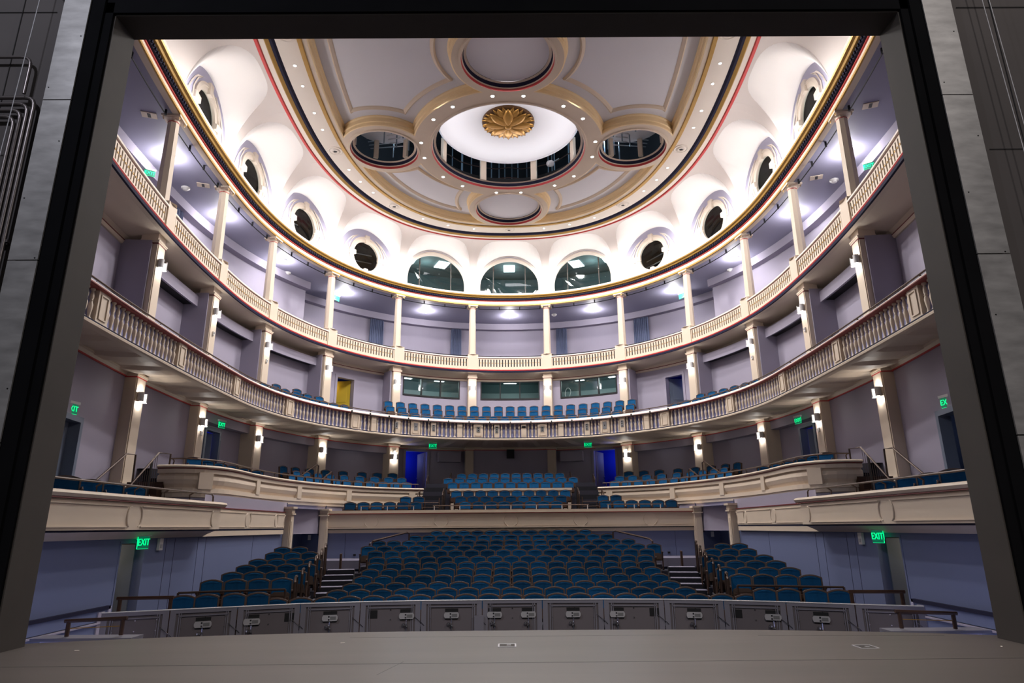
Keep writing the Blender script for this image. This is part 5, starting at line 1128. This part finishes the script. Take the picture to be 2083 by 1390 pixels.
# ================================================================== PIT RAIL, STAGE AND PROSCENIUM
PXL = [(-7.35, 12.55), (-6.32, 12.95), (-5.24, 13.37), (-4.17, 13.79), (-3.04, 14.02), (-1.84, 14.16), (-.60, 14.20), (.62, 14.20), (1.86, 14.16), (3.06, 14.02), (4.18, 13.76), (5.26, 13.38), (6.34, 12.9), (7.38, 12.5)]
PT, PB = -1.425, -2.34
DEV = [(), (.5,), (.23,), (.5,), (.77,), (.5,), (.2, .77), (.5,), (.22,), (.5,), (.78,), (.5,), ()]
SQ = {2: .84, 4: .2, 8: .84, 10: .2}
def pit_panel(i):
    a, b = Vector((*PXL[i], 0)), Vector((*PXL[i + 1], 0)); T = (b - a).normalized(); N = Vector((T.y, -T.x, 0)); L = (b - a).length - .02; c = (a + b) / 2; hz = PT - PB
    t = thing('pit_barrier', 'dark grey pit barrier %s, %s from the left' % ('with two latches' if len(DEV[i]) == 2 else 'with a latch and a black square' if i in SQ else 'with one latch' if DEV[i] else 'without a latch', ORD[i + 1]), 'pit barrier', (c.x, c.y, PB), math.atan2(T.y, T.x), 'pit barriers')
    m = MB(); m.box((0, .02, hz / 2), (L - .1, .03, hz - .06), 'pitp'); m.build('board', t, local=True)
    m = MB()
    for x in (-L / 2 + .05, L / 2 - .05): m.box((x, 0, hz / 2), (.10, .06, hz), 'pitf')
    m.box((0, 0, hz - .035), (L, .065, .07), 'pitf'); m.box((0, .01, hz - .004), (L + .02, .11, .012), 'steel')
    for x in (-L / 2 + .15, L / 2 - .15): m.box((x, -.005, hz / 2), (.02, .05, hz - .1), 'pitf'); m.box((x + (.035 if x < 0 else -.035), -.005, hz / 2), (.012, .05, hz - .12), 'pitf')
    m.box((0, -.005, hz - .12), (L - .28, .05, .02), 'pitf'); m.build('frame', t, local=True)
    if i not in (0, 12): m = MB(); m.tube([(-L / 2 + .1, -.03, hz - .62), (L / 2 - .1, -.03, hz - .62)], .018, 'steel', 6); m.box((0, -.01, hz - .60), (L - .2, .03, .03), 'black'); m.build('tie_bar', t, local=True)
    for k, f in enumerate(DEV[i]):
        x = (f - .5) * L; l = MB(); l.box((x, .0, hz - .26), (.26, .03, .20), 'black'); l.build('latch_plate', t, local=True)
        l = MB(); l.slab([(x - .15 + .0, hz - .30), (x - .13, hz - .335), (x + .13, hz - .335), (x + .15, hz - .30), (x + .15, hz - .26), (x + .13, hz - .225), (x - .13, hz - .225), (x - .15, hz - .26)], -.06, -.01, 'steel'); lt = l.build('latch', t, local=True)
        l = MB(); l.box((x + .06, -.062, hz - .28), (.11, .006, .06), 'plate'); [l.box((x - .02, -.064, hz - .28 + dz), (.03, .008, .03), 'chrome') for dz in (-.028, .028)]; l.build('latch_face', lt, local=True)
        l = MB(); l.tube([(x, -.04, hz - .35), (x, -.05, hz - .62)], .013, 'chrome', 6); l.lathe([(.025, 0), (.032, .02), (.025, .04)], (x, -.05, hz - .50), 'chrome', 8); l.lathe([(.022, 0), (.03, .02), (.02, .04)], (x, -.05, hz - .68), 'black', 8); l.lathe([(.01, -.03), (.034, -.015), (.034, .015), (.01, .03)], (x - .06, -.06, hz - .44), 'chrome', 10); l.build('lever', t, local=True)
    if i in SQ: l = MB(); l.box(((SQ[i] - .5) * L, -.002, hz - .24), (.19, .012, .15), 'black'); l.build('black_square', t, local=True)
    bo = MB()
    for x in (-L / 2 + .19, L / 2 - .19, 0 if i % 2 == 0 else .03):
        for z in (hz - .16, hz - .34): bo.box((x, -.012, z), (.018, .02, .018), 'chrome')
    bo.build('bolts', t, local=True)
    if i not in (6,):
        l = MB(); x = L / 2 - .02; l.tube([(x - .12, -.04, hz - .28), (x - .02, -.07, hz - .36), (x + .04, -.08, hz - .40), (x + .10, -.05, hz - .46)], .006, 'chrome', 4); l.build('tether_cable', t, local=True)
for i in range(13): pit_panel(i)
m = MB(); m.box((0, 0, .32), (.19, .05, .62), 'pitf'); m.box((-.05, -.03, .30), (.12, .02, .05), 'black'); o = m.build('pit_rail_stop'); o.location = (-.66, 14.1, PB); tag(o, 'grey metal stop plate between the sixth and seventh pit panels', 'stop plate')
for g in (-1, 1):
    rail_thing('guard_rail', 'dark rail with thin wires standing behind the %s end pit panel' % side(g), 'rail', [[(g * 7.56, 13.35, -1.26), (g * 6.48, 13.35, -1.25)], [(g * 7.5, 13.35, -1.26), (g * 7.5, 13.35, -2.3)], [(g * 6.53, 13.35, -1.26), (g * 6.53, 13.35, -2.3)]], .035, 'wood', 'pit end rails')
    t = rail_thing('guard_rail', 'small dark rail on the ledge beside the %s stage edge' % side(g), 'rail', [[(g * 6.74, 10.6, -1.315), (g * 5.82, 10.62, -1.28)], [(g * 6.68, 10.6, -1.32), (g * 6.68, 10.6, -1.53)], [(g * 5.88, 10.62, -1.29), (g * 5.88, 10.62, -1.52)]], .03, 'trimw', 'stage ledge rails')
    m = MB(); m.tube([(g * 6.7, 10.61, -1.42), (g * 5.86, 10.61, -1.39)], .006, 'gold', 4); m.build('wire', t)
    lg = MB(); lg.box((g * 6.4, 10.66, -1.56), (1.5, .34, .04), 'pitf'); lg.box((g * 5.68, 10.66, -1.62), (.05, .34, .12), 'floorl'); lg.box((g * 6.4, 10.7, -1.9), (1.4, .1, .64), 'lav'); tag(lg.build('stage_ledge'), 'lilac metal ledge beside the %s stage edge' % side(g), 'ledge')
    dd = MB(); dd.box((g * 8.02, 11.4, -1.47), (.10, 5.0, .06), 'navy'); dd.box((g * 8.02, 11.4, -1.60), (.05, 5.0, .2), 'slate'); dd.box((g * 8.0, 11.4, -1.73), (.09, 5.0, .03), 'lav'); dd.box((g * 8.02, 11.4, -1.9), (.05, 5.0, .32), 'slate'); dd.box((g * 8.01, 13.88, -1.75), (.08, .08, .6), 'lavp'); dd.box((g * 8.0, 13.62, -1.78), (.06, .2, .5), 'lav')
    o = struct(dd.build('baseboard_%s' % side(g))); o['label'] = 'dark blue panelled dado of the ramp beside the %s of the stage' % side(g); o['category'] = 'dado'
    rp = MB(); rp.box((g * 7.2, 11.3, -2.12), (1.75, 5.2, .06), 'floorl'); struct(rp.build('floor_ramp'), 'pale blue lit floor of the %s ramp' % side(g), 'floor')
    light('AREA', (g * 7.3, 10.2, -1.6), 6 * HOUSE, (.55, .65, 1), .6, 'ramp_lamp')
pfm = MB(); pfm.poly([(-6.3, 8.9, -2.3), (6.3, 8.9, -2.3), (6.3, 14.1, -2.3), (-6.3, 14.1, -2.3)], 'riser'); struct(pfm.build('floor_pit'), 'dark floor of the orchestra pit', 'floor')
# stage floor with its curved front edge
edge = [(x, 9.20 - .72 * (abs(x) / 5.85) ** 2.6) for x in [(-5.9 + 11.8 * k / 40) for k in range(41)]]
outl = [(-14, -9), (14, -9), (14, 8.28), (6.0, 8.28)] + [(x, y) for x, y in edge[::-1]] + [(-6.0, 8.28), (-14, 8.28)]
sg_ = MB(); sg_.poly([(x, y, -1.3) for x, y in outl], 'stage'); sg_.grid([[(x, y, -1.3) for x, y in edge], [(x, y, -1.38) for x, y in edge], [(x, y - .05, -1.38) for x, y in edge], [(x, y - .05, -2.3) for x, y in edge]], 'blackp')
struct(sg_.build('floor'), 'dark grey painted stage floor with a gently curved front edge', 'floor')
sm = MB()
for y in (4.6, 5.85, 7.1): sm.box((0, y, -1.2995), (22, .006, .002), 'black')
for x0, y0, x1, y1 in ((-1.25, 6.6, -1.1, 7.2), (-2.0, 8.72, 2.0, 8.72), (3.0, 8.62, 5.2, 8.5)): sm.box(((x0 + x1) / 2, (y0 + y1) / 2, -1.2995), (math.hypot(x1 - x0, y1 - y0), .004, .001), 'black', math.atan2(y1 - y0, x1 - x0))
struct(sm.build('trim_6'), 'fine board joints in the stage floor', 'trim')
for (x, y, w_, d_, rz, l) in ((-.06, 8.07, .19, .20, 0, 'silver framed floor pocket in the stage, centre'), (3.88, 7.79, .19, .20, rad(2), 'silver framed floor pocket in the stage, right')):
    t = thing('floor_pocket', l, 'floor pocket', (x, y, -1.3), rz, 'stage floor pockets'); m = MB()
    for dx, dy, a_, b_ in ((0, d_ / 2, w_, .016), (0, -d_ / 2, w_, .016), (w_ / 2, 0, .016, d_), (-w_ / 2, 0, .016, d_)): m.box((dx, dy, .003), (a_, b_, .006), 'steel')
    m.build('frame', t, local=True); m = MB(); m.box((0, 0, .002), (w_ - .02, d_ - .02, .003), 'portal'); m.build('lid', t, local=True); m = MB(); m.box((.02, 0, .005), (.05, .03, .005), 'steel'); m.build('pull', t, local=True)
for k, (x, y) in enumerate(((-4.9, 8.0), (-2.0, 8.35), (5.35, 7.75), (-5.6, 7.6), (6.4, 6.6))):
    m = MB(); m.box((0, 0, .001), (.05, .018, .002), 'ivory'); o = m.build('tape_mark'); o.location = (x, y, -1.3); o.rotation_euler = (0, 0, .5 * k); tag(o, 'small pale tape mark on the stage floor, %s' % ('near the left portal edge', 'left of the centre pocket', 'near the right portal edge', 'at the foot of the left portal', 'far right')[k], 'tape', 'tape marks')
# proscenium: inner frame, black masking, metal strips and the stage house wall around it
XP, YP0, YP1, ZPT = 5.69, 7.80, 8.28, 7.185
po = MB()
for g in (-1, 1):
    po.box((g * (XP + .12), (YP0 + YP1) / 2, (ZPT - 1.3) / 2 + .1), (.24, YP1 - YP0, ZPT + 1.5), 'portal')
    po.box((g * (XP + .14), YP0 - .02, (ZPT - 1.3) / 2 + .1), (.24, .04, ZPT + 1.5), 'blackp')
po.box((0, (YP0 + YP1) / 2, ZPT + .12), (2 * XP + .48, YP1 - YP0, .24), 'portal'); po.box((0, YP0 - .02, ZPT + .17), (2 * XP + .5, .04, .30), 'blackp')
struct(po.build('trim_7'), 'charcoal proscenium frame round the view into the hall', 'proscenium')
bk = MB()
for g in (-1, 1): bk.box((g * 5.98, 7.75, 4), (.30, .05, 10.6), 'blackp')
bk.box((0, 7.76, 9.0), (13, .04, 3.1), 'blackp'); struct(bk.build('trim_8'), 'black masking round the proscenium frame', 'masking')
hp = MB()
for x0, x1, z0, z1 in ((-30, -5.9, -1.3, 26), (5.9, 30, -1.3, 26), (-5.9, 5.9, 7.3, 26)): hp.poly([(x0, 8.27, z0), (x1, 8.27, z0), (x1, 8.27, z1), (x0, 8.27, z1)], 'blackp')
struct(hp.build('wall_proscenium'), 'dark wall between the stage house and the hall', 'wall')
for g in (-1, 1):
    n_ = 'wall_stage_%s' % side(g); wl = MB(); wl.box((g * 8.75, 7.85, 4.5), (5.3, .1, 11.7), 'stagew'); wl.tube([(g * 6.55, 7.79, 7.25), (g * 10, 7.79, 7.25)], .006, 'black', 4); wl.tube([(g * 6.55, 7.79, 4.9), (g * 10, 7.79, 4.9)], .005, 'black', 4); wl.tube([(g * 7.05, 7.79, -1.3), (g * 7.05, 7.79, 10)], .005, 'black', 4)
    struct(wl.build(n_), 'rough dark plaster wall of the stage house, %s of the opening' % side(g), 'wall')
    t = thing('metal_strip', 'tall galvanised sheet metal strip on the stage house wall, %s' % side(g), 'metal strip', (g * 6.21, 7.72, -1.3), 0, 'metal strips')
    zz = [0, 2.3, 4.62, 7.0, 9.4, 11.2]
    for a, b in zip(zz, zz[1:]): m = MB(); m.box((0, -.01, (a + b) / 2), (.38 if g < 0 else .42, .02, b - a - .015), 'galv'); m.build('sheet', t, local=True)
    m = MB()
    for k in range(12): m.lathe([(.011, 0), (.008, .006)], (0, 0, 0), 'black', 6); q = len(m.v) - 12; m.v[q:] = [(vx + (.15 if k % 2 else -.15), -.02 - vz, vy + .4 + .85 * k) for vx, vy, vz in m.v[q:]]
    m.build('screws', t, local=True)
# conduit runs on the left stage wall
def conduit(pts, label, r=.03):
    P = []                                                          # rounded corners
    for i, p in enumerate(pts):
        p = Vector(p)
        if 0 < i < len(pts) - 1:
            a = (Vector(pts[i - 1]) - p).normalized() * .16; b = (Vector(pts[i + 1]) - p).normalized() * .16
            P += [p + a * (1 - t) ** 2 + b * t ** 2 for t in (0, .2, .4, .6, .8, 1)]
        else: P.append(p)
    t = thing('conduit', label, 'conduit', pts[0], 0, 'conduits'); m = MB(); m.tube(P, r, 'pipe', 8); m.build('pipe', t, True)
    m = MB(); z = 3.6; x = pts[-1][0]; m.box((x, pts[-1][1] + .02, z), (.10, .05, .04), 'pipe'); m.build('clamp', t)
for k in range(4):
    x = -6.52 - .075 * k; conduit([(-8.2, 7.72, 5.75 - .1 * k), (x, 7.72, 5.75 - .1 * k), (x, 7.72, -1.2)], 'steel conduit on the left stage wall, %s from the metal strip' % ORD[k + 1], .028)
conduit([(-8.2, 7.7, 6.4), (-6.68, 7.7, 6.4), (-6.68, 7.7, 5.8)], 'upper bent steel conduit on the left stage wall', .022)
conduit([(8.2, 7.70, 4.0), (6.85, 7.70, 4.0), (6.85, 7.70, 3.3)], 'black bent conduit on the right stage wall', .03)
for k, (x, l) in enumerate(((-6.62, 'left stage wall'), (6.72, 'right stage wall, nearer the opening'), (6.82, 'right stage wall, farther from the opening'))):
    m = MB(); m.tube([(x, 7.60, 10.5), (x - (.1 if x < 0 else -.12), 7.55, 2.6)], .006, 'steel', 5); tag(m.build('hanging_wire'), 'thin steel wire hanging in front of the %s' % l, 'wire', 'hanging wires')
# general house light from the lamps in the ceiling ring, aimed down at the seats
for x, y in ((-3.0, 23.5), (3.0, 23.5), (-3.2, 30.0), (3.2, 30.0), (0, 21.5), (0, 31.0)):
    light('SPOT', (x, y, HQ - .15), 2000 * HOUSE, (1, .96, .93), .3, 'house_lamp', (0, 0, 0), spot=rad(172), blend=.15)
# everything above was measured from the camera's eye; stand it on the stage floor
for o in list(C.objects):
    if o.parent is None: o.location.z += EYE
